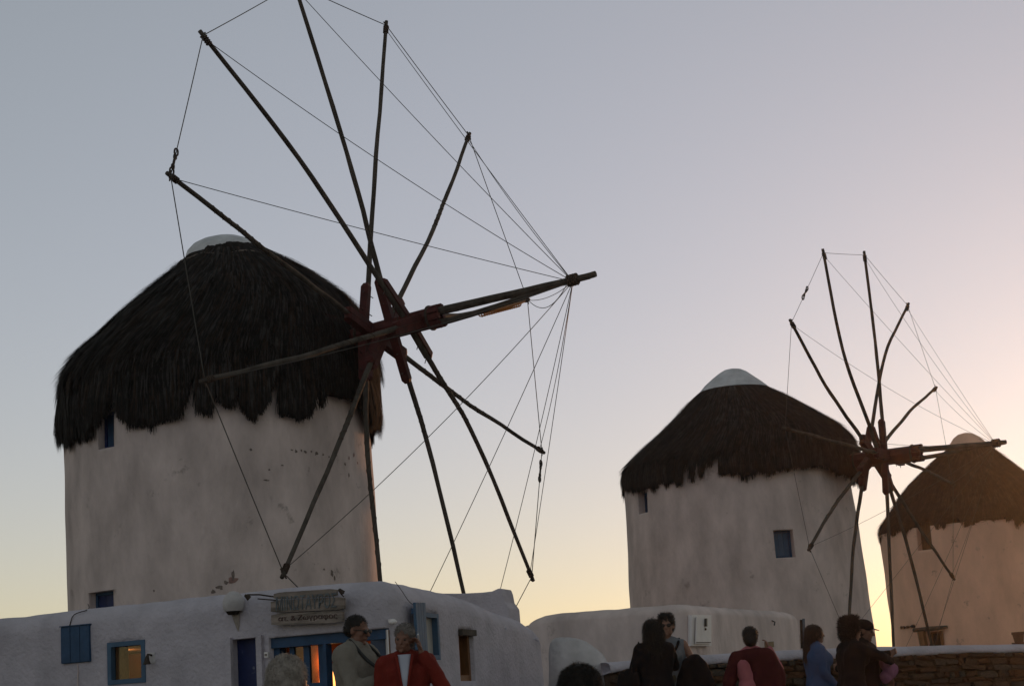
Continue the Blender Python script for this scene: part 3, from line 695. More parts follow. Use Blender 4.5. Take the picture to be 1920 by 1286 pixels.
o_win2 = wb.opening(796, 1149, 823, 1236); o_win3 = wb.opening(862, 1180, 889, 1276)
wb.build('wall', m_plaster_clean, shop)
# roof slab, inner floor, inner walls
ins = np.array([wb.path[i]-wb.nrm[i]*(wb.thick-.04) for i in range(wb.n)])
def slab(name, z0, z1, m, pts=ins, zf=None):
    n = len(pts); V = [(p[0], p[1], (zf(q)+z0 if zf else z0)) for q, p in enumerate(pts)]+[(p[0], p[1], (zf(q)+z1 if zf else z1)) for q, p in enumerate(pts)]
    F = [tuple(range(n))[::-1], tuple(range(n, 2*n))]+[(i, (i+1) % n, n+(i+1) % n, n+i) for i in range(n)]
    return mesh(name, V, F, m, shop, smooth=False)
nI = len(ins); zR = [min(2.62, z-.14) for z in wb.zt]; cI = ins.mean(0)
mesh('roof', [(p[0], p[1], z) for p, z in zip(ins, zR)]+[(cI[0], cI[1], 2.62)], [(i, (i+1) % nI, nI) for i in range(nI)], m_plaster_clean, shop, smooth=False)
slab('shop_floor', .74, .82, m_inner)
n_ = len(ins)
def in_wall(name, f0, f1, depth, ea=14, eb=6):   # a warm plastered room behind an opening
    m = MB(); a0, a1 = f0-ea, f1+eb; d = depth; z0, z1 = .83, 2.6
    A = wb.at(a0, 0, -wb.thick-.02); B = wb.at(a1, 0, -wb.thick-.02); nn = wb.at((f0+f1)/2, 0, -1)-wb.at((f0+f1)/2, 0, 0)
    C_ = B+nn*d; D_ = A+nn*d; t = .06
    for p, q in ((A, D_), (D_, C_), (C_, B)):
        e = (q-p)/np.linalg.norm(q-p); w = np.array([-e[1], e[0], 0])*t/2
        m.hexa([np.array([*(p-w)[:2], z0]), np.array([*(q-w)[:2], z0]), np.array([*(q+w)[:2], z0]), np.array([*(p+w)[:2], z0]), np.array([*(p-w)[:2], z1]), np.array([*(q-w)[:2], z1]), np.array([*(q+w)[:2], z1]), np.array([*(p+w)[:2], z1])])
    m.build(name, m_inner, shop)
in_wall('inner_wall', o_shop[0], o_shop[1], 1.9, 3.5, 1.2); in_wall('inner_wall', o_win[0], o_win[1], 1.3, 22, 5)
def fr(px): return wb.hit(px, 1230)[0]
def zz(px, py): return wb.hit(px, py)[1]
def blk(f0, f1, zb, zt, o0, o1): return MB().hexa(wb.quad(f0, f1, zb, zt, o0, o1))
def wframe(o, name, fm, parent, t, o0, o1, tz=None):
    f0, f1, zb, zt = o; df = t/ .1; tz = tz or t; m = MB()
    seg = lambda a, b, c, d: m.hexa(wb.quad(a, b, c, d, o0, o1))
    seg(f0+.02, f0+df, zb, zt-.003, ); seg(f1-df, f1-.02, zb, zt-.003); seg(f0+df, f1-df, zt-tz, zt-.003); seg(f0+df, f1-df, zb+.003, zb+tz)
    return m.build(name, fm, parent), (f0+df, f1-df, zb+tz, zt-tz)
# step size of the path is about 0.1 m, so thickness/0.1 is its width in path units
# window with the warm light
w_, inn = wframe((o_win[0]-.3, o_win[1]+.3, o_win[2]-.02, o_win[3]+.03), 'window', m_sky_blue, shop, .055, -.06, .03)
blk(inn[0], inn[1], inn[2], inn[3], -.05, -.042).build('pane', m_amber, w_)
# dark blue narrow door
blk(o_door[0]+.02, o_door[1]-.02, .82, o_door[3]-.004, -.2, -.15).build('door', m_dblue, shop)
m_ = MB()
for f in (o_door[0], o_door[1]): m_.hexa(wb.quad(f-.35, f+.35, .8, o_door[3]+.02, -.02, .035))
m_.build('door_surround', m_plaster_clean, shop)
# shop front: lintel, door leaf with two glazed slots, dark opening, folded leaf
f505, f735 = o_shop[0], o_shop[1]; zt = o_shop[3]
ent = blk(f505+.02, f735-.02, zt-.11, zt-.004, -.22, -.03).build('shop_front', m_blue, shop)
blk(f505+.02, f505+.75, .82, zt-.112, -.2, -.08).build('door_post', m_blue, ent)
fd0, fd1 = fr(531), fr(601); leaf = MB(); zl = zt-.112
a, b, c, d = fr(539.5), fr(557), fr(568), fr(585); gt = zz(560, 1203); gb = zz(560, 1281)
for q0, q1 in ((fd0, a), (b, c), (d, fd1)): leaf.hexa(wb.quad(q0, q1, .84, zl, -.17, -.13))
for q0, q1 in ((a, b), (c, d)):
    leaf.hexa(wb.quad(q0, q1, gt, zl, -.168, -.132)); leaf.hexa(wb.quad(q0, q1, .84, gb, -.168, -.132))
leaf = leaf.build('door', m_blue, shop)
for q0, q1 in ((a, b), (c, d)): blk(q0, q1, gb, gt, -.153, -.147).build('pane', m_amber, leaf)
blk(fr(600.5), fr(606), .82, zl, -.18, -.06).build('door_post', m_blue, ent)
lf2 = blk(fr(689), f735-.5, .84, zt-.112, -.15, -.1).build('door', mat('slate_blue_board', (.05, .07, .11), .6, .3, 5, spots=((.2, .24, .3), 11, .66)), shop)
blk(f735-.42, f735-.28, .84, zt-.02, -.12, .02).build('door_jamb', m_box, shop)  # pale strip: a slit of sunlight on the jamb put into its colour
blk(f735-.22, f735-.1, .84, zt-.02, -.12, .0).build('door_jamb', m_brownwood, shop)
# side face: window with pale frame and its open shutter, brown window further back
w_, inn = wframe(o_win2, 'window', m_sky_blue, shop, .05, -.1, .01)
cf = (inn[0]+inn[1])/2
blk(inn[0], inn[1], inn[2], inn[3], -.07, -.06).build('pane', mat('pale_shade', (.4, .38, .36), .5, .2, 3), w_)
sh = MB(); zs0, zs1 = zz(780, 1224), zz(780, 1130)
hf = fr(795)
pA = wb.at(hf-.2, 0, .045); nn = wb.at(hf, 0, 1)-wb.at(hf, 0, 0); tt = wb.at(hf-1, 0, 0)-wb.at(hf, 0, 0); tt /= np.linalg.norm(tt)
ed = tt*.985+nn*.1; ed /= np.linalg.norm(ed); shp = bpy.data.objects.new('x', None)
for i in range(4):
    p = pA+ed*(.02+i*.105); q = pA+ed*(.02+i*.105+.097); w = np.cross(ed, [0, 0, 1])*.016
    m = MB().hexa([np.array([*(k)[:2], z]) for z in (zs0+.01*i, zs1-.004*i) for k in (p-w, q-w, q+w, p+w)])
    if i == 0: shutter = m.build('shutter', m_sky_blue, shop)
    else: m.build('board', m_sky_blue, shutter)
for z in (zs0+.1, zs1-.1):
    p = pA; q = pA+ed*.43; w = np.cross(ed, [0, 0, 1]); MB().hexa([np.array([*(k)[:2], z+e]) for e in (-.03, .03) for k in (p+w*.018, q+w*.018, q+w*.04, p+w*.04)]).build('batten', m_blue, shutter)
w_, inn = wframe(o_win3, 'window', m_brownwood, shop, .07, -.22, -.05)
cf = inn[0]*.35+inn[1]*.65
blk(cf-.22, cf+.22, inn[2], inn[3], -.21, -.12).build('mullion', m_brownwood, w_)
blk(inn[0], inn[1], inn[2], inn[3], -.2, -.19).build('pane', m_glass, w_)
blk(o_win3[0]+.05, o_win3[1]-.05, o_win3[3]-.07, o_win3[3]-.002, -.045, .05).build('lintel', m_wood, w_)
# wall fittings on the front, each with its own pieces
def fx(px): return wb.hit(px, 1200)[0]
cup = thing('blue_cupboard', wb.at(fx(145), zz(145, 1243), .0), 'small blue boarded meter cupboard fixed on the white wall, far left', 'cupboard')
f0, f1 = fx(118), fx(172); z0, z1 = zz(145, 1242), zz(145, 1173)
bx = blk(f0, f1, z0, z1, .002, .03).build('case', m_blue, cup)
for i in range(3): blk(f0+(f1-f0)*i/3+.04, f0+(f1-f0)*(i+1)/3-.04, z0+.01, z1-.008, .0305, .042).build('board', m_blue, cup)
blk(f0-.12, f1+.12, z1+.0015, z1+.012, .002, .05).build('cupboard_top', m_blue, cup)
def cable(name, pts, label, r=.006, m=None):
    o = MB().tube(catmull(pts, 4), r, 5).build(name, m or m_iron, None); tag(o, label, 'cable'); return o
cable('cable', [wb.at(fx(146), zz(146, 1244), .012), wb.at(fx(147), zz(147, 1262), .012), wb.at(fx(146), zz(146, 1286), .012), wb.at(fx(147), .9, .012)], 'thin cable running down from the blue cupboard', m=m_plaster)
cable('cable', [wb.at(fx(132), zz(132, 1173), .012), wb.at(fx(134), zz(134, 1152), -.05), wb.at(fx(145), zz(145, 1141), -.2), P(165, 1132, 22.2)], 'thin cable looping from the blue cupboard up over the roof edge')
# plaster relief lines and a small lamp on the wall
lampo = thing('wall_lamp', wb.at(fx(286), zz(286, 1238), .0), 'small worn metal lamp on the white wall right of the lit window', 'lamp')
q = wb.at(fx(286), zz(286, 1233), .0); nA = wb.at(fx(286), 0, 1)-wb.at(fx(286), 0, 0)
MB().box(q+nA*.012, (.09, .02, .12), rot_from([-nA[1], nA[0], 0], [0, 0, 1])).build('back_plate', m_plaster_old, lampo)
MB().tube([q+nA*.02+[0, 0, .03], q+nA*.09+[0, 0, .04], q+nA*.11+[0, 0, -.02]], [.012, .012, .03], 8).build('lamp_arm', m_iron, lampo)
MB().tube([q+nA*.11+[0, 0, -.015], q+nA*.11+[0, 0, -.07]], [.025, .045], 10).build('lamp_shade', m_iron, lampo)
# moulded rain spout
sp = thing('rain_spout', wb.at(fx(445), zz(445, 1148), 0), 'bulging plaster rain spout with a dark mouth left of the sign', 'rain spout')
q = wb.at(fx(446), zz(446, 1132), .0); tA_ = np.array([-nA[1], nA[0], 0.])
R_ = rot_from(tA_ if tA_[0] > 0 else -tA_, [0, 0, 1])
b = MB(); prof = []
for i in range(13):
    ph = -PI/2*.38+(PI/2*1.38)*i/12; prof.append((math.cos(ph), math.sin(ph)))
V = []; nn_ = 20
for c_, s_ in prof:
    for k in range(nn_):
        th = 2*PI*k/nn_; V.append(q+R_@np.array([.115*c_*math.cos(th), .13*c_*math.sin(th), .14*s_])+nA*.06)
F = [(i*nn_+k, i*nn_+(k+1) % nn_, (i+1)*nn_+(k+1) % nn_, (i+1)*nn_+k) for i in range(12) for k in range(nn_)]
b.add(V, F); b.build('bowl', m_plaster_old, sp, smooth=True)
MB().tube([q+nA*.075+[0, 0, -.115], q+nA*.075+[0, 0, -.05]], [.055, .1], 16).build('mouth', m_dark, sp)
MB().tube([q+nA*.0+[-.01, 0, -.1], q+nA*.0+[0, 0, -.18], q+nA*-.02+[.01, 0, -.33]], [.05, .034, .008], 8, jit=.12).build('stained_lip', mat('rusty_stain', (.33, .29, .26), .95, .5, 9, .5, 30), sp)
# hanging wooden shop sign
sign = thing('shop_sign', wb.at(fx(585), zz(585, 1172), .1), 'weathered plank shop sign with faded blue Greek lettering above the door', 'sign')
def sp_(px, py, out): f, z, p = wb.hit(px, py); return wb.at(f, z, out)
rowsS = [((524, 1111.5), (641, 1103.5), (1124, 1118)), ((519, 1126), (655, 1119), (1149, 1143)), ((520, 1151), (653, 1144.5), (1173, 1167))]
for i, (L_, R__, (yl, yr)) in enumerate(rowsS):
    nseg = 10; m = MB(); V = []
    for j in range(nseg+1):
        t = j/nseg; x = L_[0]+(R__[0]-L_[0])*t; yt = L_[1]+(R__[1]-L_[1])*t+.35*nz(j*.9, i*7); yb = yl+(yr-yl)*t-.3+.3*nz(j*.8, i*5+3)
        e = 1-.0*t
        if j == 0: yt += 2.2; yb -= 2.
        if j == nseg: yt += 2.; yb -= 1.8
        V += [sp_(x, yt, .075), sp_(x, yb, .075), sp_(x, yb, .115+.003*i), sp_(x, yt, .115+.003*i)]
    F = [(j*4+k, j*4+(k+1) % 4, (j+1)*4+(k+1) % 4, (j+1)*4+k) for j in range(nseg) for k in range(4)]+[(0, 1, 2, 3), (nseg*4+3, nseg*4+2, nseg*4+1, nseg*4)]
    m.add(V, F); m.build('plank', m_sign, sign)
def text_on(txt, pxl, pyb, pxr, pyb2, hpx, out, m, parent, name='lettering', ext=.004, off=.0, font_w=1.0):
    cu = bpy.data.curves.new(name, 'FONT'); cu.body = txt; cu.size = 1; cu.extrude = .01; cu.offset = off; cu.resolution_u = 2
    t = bpy.data.objects.new(name, cu); COL.objects.link(t); bpy.context.view_layer.update()
    me = bpy.data.meshes.new_from_object(t.evaluated_get(bpy.context.evaluated_depsgraph_get())); bpy.data.objects.remove(t)
    co = np.zeros(len(me.vertices)*3); me.vertices.foreach_get('co', co); co = co.reshape(-1, 3)
    x0, x1 = co[:, 0].min(), co[:, 0].max(); y0, y1 = co[:, 1].min(), co[:, 1].max()
    a = sp_(pxl, pyb, out); b = sp_(pxr, pyb2, out); up_ = sp_(pxl, pyb-hpx, out)-a; nA_ = np.cross(b-a, up_); nA_ /= np.linalg.norm(nA_)
    if nA_[1] > 0: nA_ = -nA_
    W_ = np.array([a+(b-a)*(c[0]-x0)/(x1-x0)+up_*(c[1]-y0)/(y1-y0)+nA_*ext*np.sign(c[2]) for c in co])
    me.vertices.foreach_set('co', W_.reshape(-1)); me.materials.clear(); me.materials.append(m); me.update()
    o = bpy.data.objects.new(name, me); COL.objects.link(o); o.parent = parent; o.matrix_parent_inverse = parent_world(parent).inverted(); return o
text_on('ΜΙΝΩΤΑΥΡΟΣ', 529, 1146, 642, 1138.5, 27, .121, m_letter, sign, off=.0)
text_on('ατ. & Ζωγραφος', 534, 1167, 644, 1161, 12, .125, m_letter2, sign, off=.0)
def bracket(px0, py0, px1, py1, label):
    b_ = thing('sign_spotlight', sp_(px0, py0, .05), label, 'spotlight', 'spotlights beside the shop sign')
    MB().tube([sp_(px1, py1, .02), sp_((px0+px1)/2, py0-1+.3, .2), sp_(px0, py0, .28)], .009, 6).build('arm', m_iron, b_)
    MB().tube([sp_(px1, py1+6, .02), sp_((px0*.6+px1*.4), py0+7, .2)], .007, 6).build('brace', m_iron, b_)
    c_ = sp_(px0, py0+3, .28); MB().tube([c_+[-.02, -.01, .015], c_+[.0, 0, .0], c_+[.025, .01, -.025]], [.013, .022, .03], 10).build('lamp_head', m_iron, b_)
bracket(490, 1116, 521, 1119, 'iron spotlight on a double arm at the left end of the shop sign')
bracket(664, 1106, 646, 1112, 'iron spotlight on a short arm at the upper right end of the shop sign')
bell = thing('door_bell', sp_(503, 1227, .0), 'small yellowish bell box beside the blue shop door', 'bell')
MB().box(sp_(503, 1227, .03), (.045, .03, .06), R_).build('case', m_box, bell); MB().box(sp_(503, 1227, .05), (.02, .012, .02), R_).build('button', m_sign, bell)
bulk = thing('bulkhead_light', sp_(733, 1166, .0), 'small white lamp at the top right corner of the shop doorway', 'lamp')
MB().ell(sp_(733, 1166, .05), (.045, .04, .03)).build('cover', m_box, bulk, smooth=True); MB().box(sp_(733, 1163, .02), (.07, .03, .03), R_).build('base', m_box, bulk)
cable('cable', [sp_(741, 1090, .0), sp_(752, 1108, .012), sp_(764, 1126, .012), sp_(772, 1134, .02)], 'thin cable slanting down the shop corner to the blue shutter', r=.0035)
# lamps inside the shop
m_lit = mat('lit_lampshade', (.9, .5, .2), .8, emit=((1, .38, .1), 3.0))
m_bulb = mat('lit_bulb', (1, .8, .5), .5, emit=((1, .6, .25), 30))
def shop_lamp(px, py, inset, label, power, h=.13, r=.07):
    f, z, p = wb.hit(px, py); c_ = wb.at(f, z, -inset); v = ray(px, py); t_ = (c_[1])/v[1]; c_ = np.array([v[0]*t_, c_[1], c_[2]])
    L_ = thing('table_lamp', (c_[0], c_[1], .82), label, 'lamp', 'lamps lit inside the shop')
    V = []; n = 18
    o_ = MB()
    for rr_, z_ in ((r, h/2), (r*1.15, -h/2)):
        for k in range(n): V.append(c_+np.array([rr_*math.cos(2*PI*k/n), rr_*math.sin(2*PI*k/n), z_]))
    o_.add(V, [(k, (k+1) % n, n+(k+1) % n, n+k) for k in range(n)]); o_.build('lamp_shade', m_lit, L_, smooth=True)
    MB().tube([(c_[0], c_[1], .83), (c_[0], c_[1], c_[2]-h/2+.02)], .014, 8).build('stand', m_brownwood, L_)
    MB().tube([(c_[0], c_[1], .821), (c_[0], c_[1], .85)], [.09, .07], 14).build('foot', m_brownwood, L_)
    MB().ell(c_+np.array([0, 0, h/2+.01]), .014, n=8, m=6).build('bulb', m_bulb, L_)
    li = bpy.data.lights.new('lamp_light', 'POINT'); li.energy = power*.33; li.color = (1, .45, .15); li.shadow_soft_size = .04
    lo = bpy.data.objects.new('lamp_light', li); lo.location = V3(c_+np.array([0, -.0, h/2+.09])); COL.objects.link(lo); lo.parent = L_; lo.matrix_parent_inverse = parent_world(L_).inverted()
shop_lamp(613, 1262, 2.0, 'table lamp with a glowing orange shade seen through the open shop door', 9, .2, .085)
shop_lamp(581, 1268, 1.9, 'table lamp glowing behind the glazed slots of the blue shop door', 9)
shop_lamp(226, 1236, 1.35, 'table lamp glowing inside the window at the left end of the shop', 11, .06, .03)
# pictures on the far wall of the shop room, dark
# rounded plaster oven mound at the shop's right end
V = []; n = 56; mr = rows3d([(1194.5, 1046, 1056), (1195.5, 1040, 1068), (1198, 1035, 1082), (1204, 1031, 1098), (1215, 1029, 1113), (1230, 1028, 1131), (1250, 1028, 1143), (1286, 1028, 1151), (1330, 1028, 1150), (1420, 1028, 1152)], 21.9)
mr = densify(mr, .045); m_ = len(mr)
for (x_, y_, z_, r_) in mr:
    for k in range(n):
        th = 2*PI*k/n; c_, s_ = math.cos(th), math.sin(th); w = 1+.05*nz(c_*1.5, s_*1.5, z_*1.6)+.02*nz(c_*6, s_*6, z_*5)
        V.append((x_+r_*w*c_, y_+r_*w*s_, z_))
F = [(i*n+k, (i+1)*n+k, (i+1)*n+(k+1) % n, i*n+(k+1) % n) for i in range(m_-1) for k in range(n)]+[tuple(range(n))]
o = mesh('plaster_mound', V, F, m_plaster_old); tag(o, 'rounded white mound with peeling plaster at the right end of the shop', 'outdoor oven')
# small horned parapet standing behind the shop's roof
def outline_block(name, pix, D, thick, material, label=None, cat=None, parent=None, zb=None):
    fr_ = [P(x, y, D) for x, y in pix]; bk = [p+np.array([thick*.3, thick, 0]) for p in fr_]; n = len(fr_)
    V = fr_+bk; F = [tuple(range(n))[::-1], tuple(range(n, 2*n))]+[(i, (i+1) % n, n+(i+1) % n, n+i) for i in range(n)]
    o = mesh(name, V, F, material, parent, smooth=False)
    md = o.modifiers.new('bevel', 'BEVEL'); md.width = .02; md.segments = 2
    if label: tag(o, label, cat)
    return o
outline_block('parapet', [(800, 1112), (868, 1112), (905, 1110), (922, 1108), (933, 1103), (939, 1102), (943, 1112), (946, 1128), (955, 1140), (960, 1200), (800, 1200)], 26.5, .5, m_plaster_clean, 'white roof parapet with a pointed horn rising behind the shop roof', 'parapet')
# ---- middle low building
cm = pix_at(1290, 28.0); lm = pix_at(965, 29.3); rm = pix_at(1503, 33.0)
mid = thing('low_building', (cm[0], cm[1]+1.5, .8), 'low white building with a meter box, in front of the middle windmill', 'building')
topM = [(960, 1178), (985, 1161), (1010, 1153), (1060, 1147), (1180, 1138), (1290, 1130)]; topN = [(1290, 1130), (1380, 1138), (1470, 1144), (1490, 1147), (1505, 1153)]
dM = (cm-lm); LM = np.linalg.norm(dM); dM /= LM; dN = rm-cm; LN = np.linalg.norm(dN); dN /= LN
tM = [(line_hit(px, lm, dM), hz(px, py, lm+dM*line_hit(px, lm, dM))) for px, py in topM]; tN = [(line_hit(px, cm, dN), hz(px, py, cm+dN*line_hit(px, cm, dN))) for px, py in topN]
def ztop_mid(p):
    qa = (p-lm)@dM; da = np.linalg.norm(p-(lm+dM*np.clip(qa, 0, LM))); qb = (p-cm)@dN; db = np.linalg.norm(p-(cm+dN*np.clip(qb, 0, LN)))
    if min(da, db) > .5: return 3.0
    return np.interp(qa, [t[0] for t in tM], [t[1] for t in tM]) if da < db else np.interp(qb, [t[0] for t in tN], [t[1] for t in tN])
wm = WallBody([lm, cm, rm, rm+np.array([-2.2, 3.0]), lm+np.array([.5, 5.5])], [.6, .3, .25, .5, .5], ztop_mid, .5, .34, 11, .14)
wm.build('wall', m_plaster, mid)
insm = np.array([wm.path[i]-wm.nrm[i]*(wm.thick-.04) for i in range(wm.n)]); n = len(insm)
mesh('roof', [(p[0], p[1], z) for z in (2.7, 2.85) for p in insm], [tuple(range(n))[::-1], tuple(range(n, 2*n))]+[(i, (i+1) % n, n+(i+1) % n, n+i) for i in range(n)], m_plaster, mid, smooth=False)
def mp(px, py, out): f, z, p = wm.hit(px, py); return wm.at(f, z, out)
def mblk(x0, y0, x1, y1, o0, o1, mt, nm, par):
    return MB().hexa([mp(x0, y1, o0), mp(x1, y1, o0), mp(x1, y1, o1), mp(x0, y1, o1), mp(x0, y0, o0), mp(x1, y0, o0), mp(x1, y0, o1), mp(x0, y0, o1)]).build(nm, mt, par)
mb = thing('meter_box', mp(1306, 1211, .0), 'white electricity meter box with a dark handle on the low building', 'meter box')
mblk(1290, 1153, 1324, 1211, .0, .09, m_box, 'case', mb); mblk(1295, 1157, 1320, 1207, .092, .11, m_box, 'box_door', mb)
mblk(1308.5, 1160, 1311.5, 1175, .112, .135, m_black, 'handle', mb); MB().ell(mp(1310, 1180, .115), .02, n=8, m=6).build('lock', m_iron, mb)
mblk(1295, 1204, 1320, 1205.3, .111, .116, m_iron, 'seam', mb)
hk = thing('wall_hook', mp(1447, 1167, .02), 'tiny dark hook high on the right face of the low building', 'hook'); MB().tube([mp(1447, 1163, .0), mp(1447, 1166, .06), mp(1446.5, 1172, .05)], .012, 6).build('hook_rod', m_black, hk)
st_ = thing('leaning_shutter', P(1505, 1205, 33.6), 'narrow grey-blue shutter leaning behind the right end of the low building', 'shutter')
for i in range(2):
    x = 1500+i*4.8; a_ = [P(x, 1161-i*2, 33.6), P(x+4.4, 1161-i*2, 33.6), P(x+6.2, 1215, 33.5), P(x+1.8, 1215, 33.5)]
    MB().hexa([a_[3], a_[2], a_[2]+[0, .04, 0], a_[3]+[0, .04, 0], a_[0], a_[1], a_[1]+[0, .04, 0], a_[0]+[0, .04, 0]]).build('board', m_board if i == 0 else mat('grey_blue_board', (.12, .14, .17), .8, .3, 5), st_)
# ---- stone terrace wall with a white plaster cap
wa = pix_at(1085, 21.3); wz = pix_at(2090, 24.0); dw = wz-wa; LW = np.linalg.norm(dw); dw /= LW; nw = np.array([dw[1], -dw[0]])
wall = thing('stone_wall', (wa[0]+2.5, wa[1]+.8, .8), 'low rubble stone wall with a whitewashed cap behind the people', 'wall')
capt = [(1085, 1245), (1137, 1241), (1300, 1228), (1450, 1219), (1640, 1212), (1780, 1209), (1920, 1207), (2090, 1204)]
capb = [(1085, 1265), (1137, 1260), (1300, 1246), (1450, 1239), (1640, 1232), (1700, 1229), (1830, 1223.5), (1880, 1224), (1920, 1223), (2090, 1220)]
def prof_(lst): 
    out = []
    for px, py in lst: q = line_hit(px, wa, dw); out.append((q, hz(px, py, wa+dw*q)))
    return out
ct = prof_(capt); cb = prof_(capb); ext = [line_hit(1133, wa, dw), LW+1.5]
ss = np.linspace(ext[0], ext[1], 150); V = []; arcw = [(.02, 0.0), (.055, .012), (.06, .35), (.045, .7), (.0, .93), (-.1, 1.0), (-.35, 1.0), (-.43, .9), (-.46, .4), (-.46, -.2), (-.3, -.25)]
for q in ss:
    zt_ = np.interp(q, *zip(*ct)); zb_ = np.interp(q, *zip(*cb)); zb_ += .012*nz(q*4)+.01*nz(q*11)
    for o_, f_ in arcw:
        p = wa+dw*q+nw*(o_+.012*nz(q*2, f_*2)); V.append((p[0], p[1], zb_+(zt_-zb_)*f_+.006*nz(q*3, f_*4, 2)))
k = len(arcw); F = [(i*k+j, i*k+(j+1) % k, (i+1)*k+(j+1) % k, (i+1)*k+j) for i in range(len(ss)-1) for j in range(k)]
F += [tuple(range(k)), tuple(range((len(ss)-1)*k, len(ss)*k))[::-1]]
mesh('plaster_cap', V, F, m_plaster_clean, wall)
def wpt(q, out, z): p = wa+dw*q+nw*out; return np.array([p[0], p[1], z])
core = MB(); V = []
for q in np.linspace(ext[0]+.02, ext[1]-.02, 40):
    z_ = np.interp(q, *zip(*cb))+.01
    V += [wpt(q, -.05, .6), wpt(q, -.42, .6), wpt(q, -.42, z_), wpt(q, -.05, z_)]
core.add(V, [(i*4+j, i*4+(j+1) % 4, (i+1)*4+(j+1) % 4, (i+1)*4+j) for i in range(39) for j in range(4)]+[(0, 1, 2, 3), (159, 158, 157, 156)]); core.build('mortar_core', m_mortar, wall)
sv = []; 
for j in range(10):
    bm = bmesh.new(); bmesh.ops.create_cube(bm, size=1); bmesh.ops.subdivide_edges(bm, edges=bm.edges, cuts=1, use_grid_fill=True)
    for v in bm.verts:
        c_ = v.co.copy(); l = max(abs(c_.x), abs(c_.y), abs(c_.z)); nrm2 = c_.normalized()*.56
        v.co = c_*.62+nrm2*.38; v.co += Vector((random.uniform(-.07, .07), random.uniform(-.06, .06), random.uniform(-.1, .1)))
    me = bpy.data.meshes.new('stone'); bm.to_mesh(me); bm.free(); me.materials.append(m_stone[j % 3]); sv.append(me)
Rw = rot_from([dw[0], dw[1], 0], [0, 0, 1]); cnt = 0; low = MB()
RH_ = [.062, .085, .07, .095, .06, .08, .072, .09, .065, .08, .07, .085, .075, .07, .08, .07, .08]; RT = np.cumsum([0]+RH_)
for row in range(17):
    q = ext[0]+random.uniform(0, .15)
    while q < ext[1]-.1:
        ln = random.choice([.07, .1, .14, .2, .26, .34])*random.uniform(.8, 1.2); hgt = RH_[row]*random.uniform(.72, 1.12)
        top = np.interp(q+ln/2, *zip(*cb))+.006; z = top-RT[row]-RH_[row]/2+.024*nz(q*1.7, row*.35)+.014*nz(q*7, row)
        if z < .72: break
        c_ = wpt(q+ln/2, .0+random.uniform(-.012, .012), z); me = sv[random.randrange(10)]
        if row < 5 and line_hit(1120, wa, dw) < q < line_hit(1935, wa, dw) and cnt < 295:
            o = bpy.data.objects.new('stone', me); COL.objects.link(o); o.parent = wall
            mm = Matrix(Rw.tolist()).to_4x4() @ Matrix.Rotation(random.uniform(-.16, .16), 4, 'Y') @ Matrix.Diagonal((ln*.98, .16, hgt*random.uniform(.86, 1.0), 1)); mm.translation = V3(c_)
            o.matrix_basis = mm; o.matrix_parent_inverse = parent_world(wall).inverted(); cnt += 1
        else:
            vs_ = [np.array(v.co) for v in me.vertices]; low.add([c_+Rw@(v*np.array([ln*.96, .16, hgt*.94])) for v in vs_], [tuple(p.vertices) for p in me.polygons])
        q += ln+.006
o = low.build('lower_stones', m_stone[0], wall); o['kind'] = 'stuff'
# clay planter on the wall at the right edge
pl = thing('clay_planter', wpt(line_hit(1917, wa, dw), -.2, 2.07), 'brown clay pot on a saucer standing on the wall at the right edge', 'planter')
c_ = wpt(line_hit(1920, wa, dw), -.18, 0); zt_ = np.interp((c_[:2]-wa)@dw, *zip(*ct))
m_clay = mat('clay', (.16, .08, .05), .8, .3, 6)
MB().tube([c_+[0, 0, zt_+.0], c_+[0, 0, zt_+.03]], [.085, .1], 20).build('saucer', m_clay, pl)
MB().tube([c_+[0, 0, zt_+.02], c_+[0, 0, zt_+.13], c_+[0, 0, zt_+.135], c_+[0, 0, zt_+.165]], [.055, .075, .085, .085], 20).build('pot', m_clay, pl)
#CUT_STAGE3
# ------------------------------------------------------------------ people
def remesh(name, mb, vox, material, parent, smooth_it=4, wr=0.0, wscale=14, seed=0, kind=None, factor=.5):
    """fuse overlapping shapes of one builder into ONE continuous skin"""
    o = mesh('tmp', mb.v, mb.f, material, None)
    md = o.modifiers.new('r', 'REMESH'); md.mode = 'VOXEL'; md.voxel_size = vox; md.use_smooth_shade = True
    sm = o.modifiers.new('s', 'SMOOTH'); sm.iterations = smooth_it; sm.factor = factor
    bpy.context.view_layer.update()
    me = bpy.data.meshes.new_from_object(o.evaluated_get(bpy.context.evaluated_depsgraph_get())); bpy.data.objects.remove(o)
    if wr:
        n = len(me.vertices); co = np.zeros(n*3); no = np.zeros(n*3); me.vertices.foreach_get('co', co); me.vertices.foreach_get('normal', no); co = co.reshape(-1, 3); no = no.reshape(-1, 3)
        d = np.array([nz(c[0]*wscale+seed, c[1]*wscale, c[2]*wscale*.55)+.5*nz(c[0]*wscale*2.3, c[1]*wscale*2.3+seed, c[2]*wscale*1.3) for c in co])
        me.vertices.foreach_set('co', (co+no*(d*wr)[:, None]).reshape(-1))
    me.name = name; me.materials.clear(); me.materials.append(material)
    me.polygons.foreach_set('use_smooth', np.ones(len(me.polygons), dtype=bool)); me.update()
    ob = bpy.data.objects.new(name, me); COL.objects.link(ob); ob.parent = parent
    return ob
m_skin = mat('skin', (.26, .14, .1), .6, .15, 12); m_skin_d = mat('tanned_skin', (.2, .1, .07), .6, .15, 12)
m_eye = mat('eye', (.05, .04, .035), .3)
def rz(a): c, s = math.cos(a), math.sin(a); return np.array([[c, -s, 0], [s, c, 0], [0, 0, 1.]])
def rx(a): c, s = math.cos(a), math.sin(a); return np.array([[1., 0, 0], [0, c, -s], [0, s, c]])
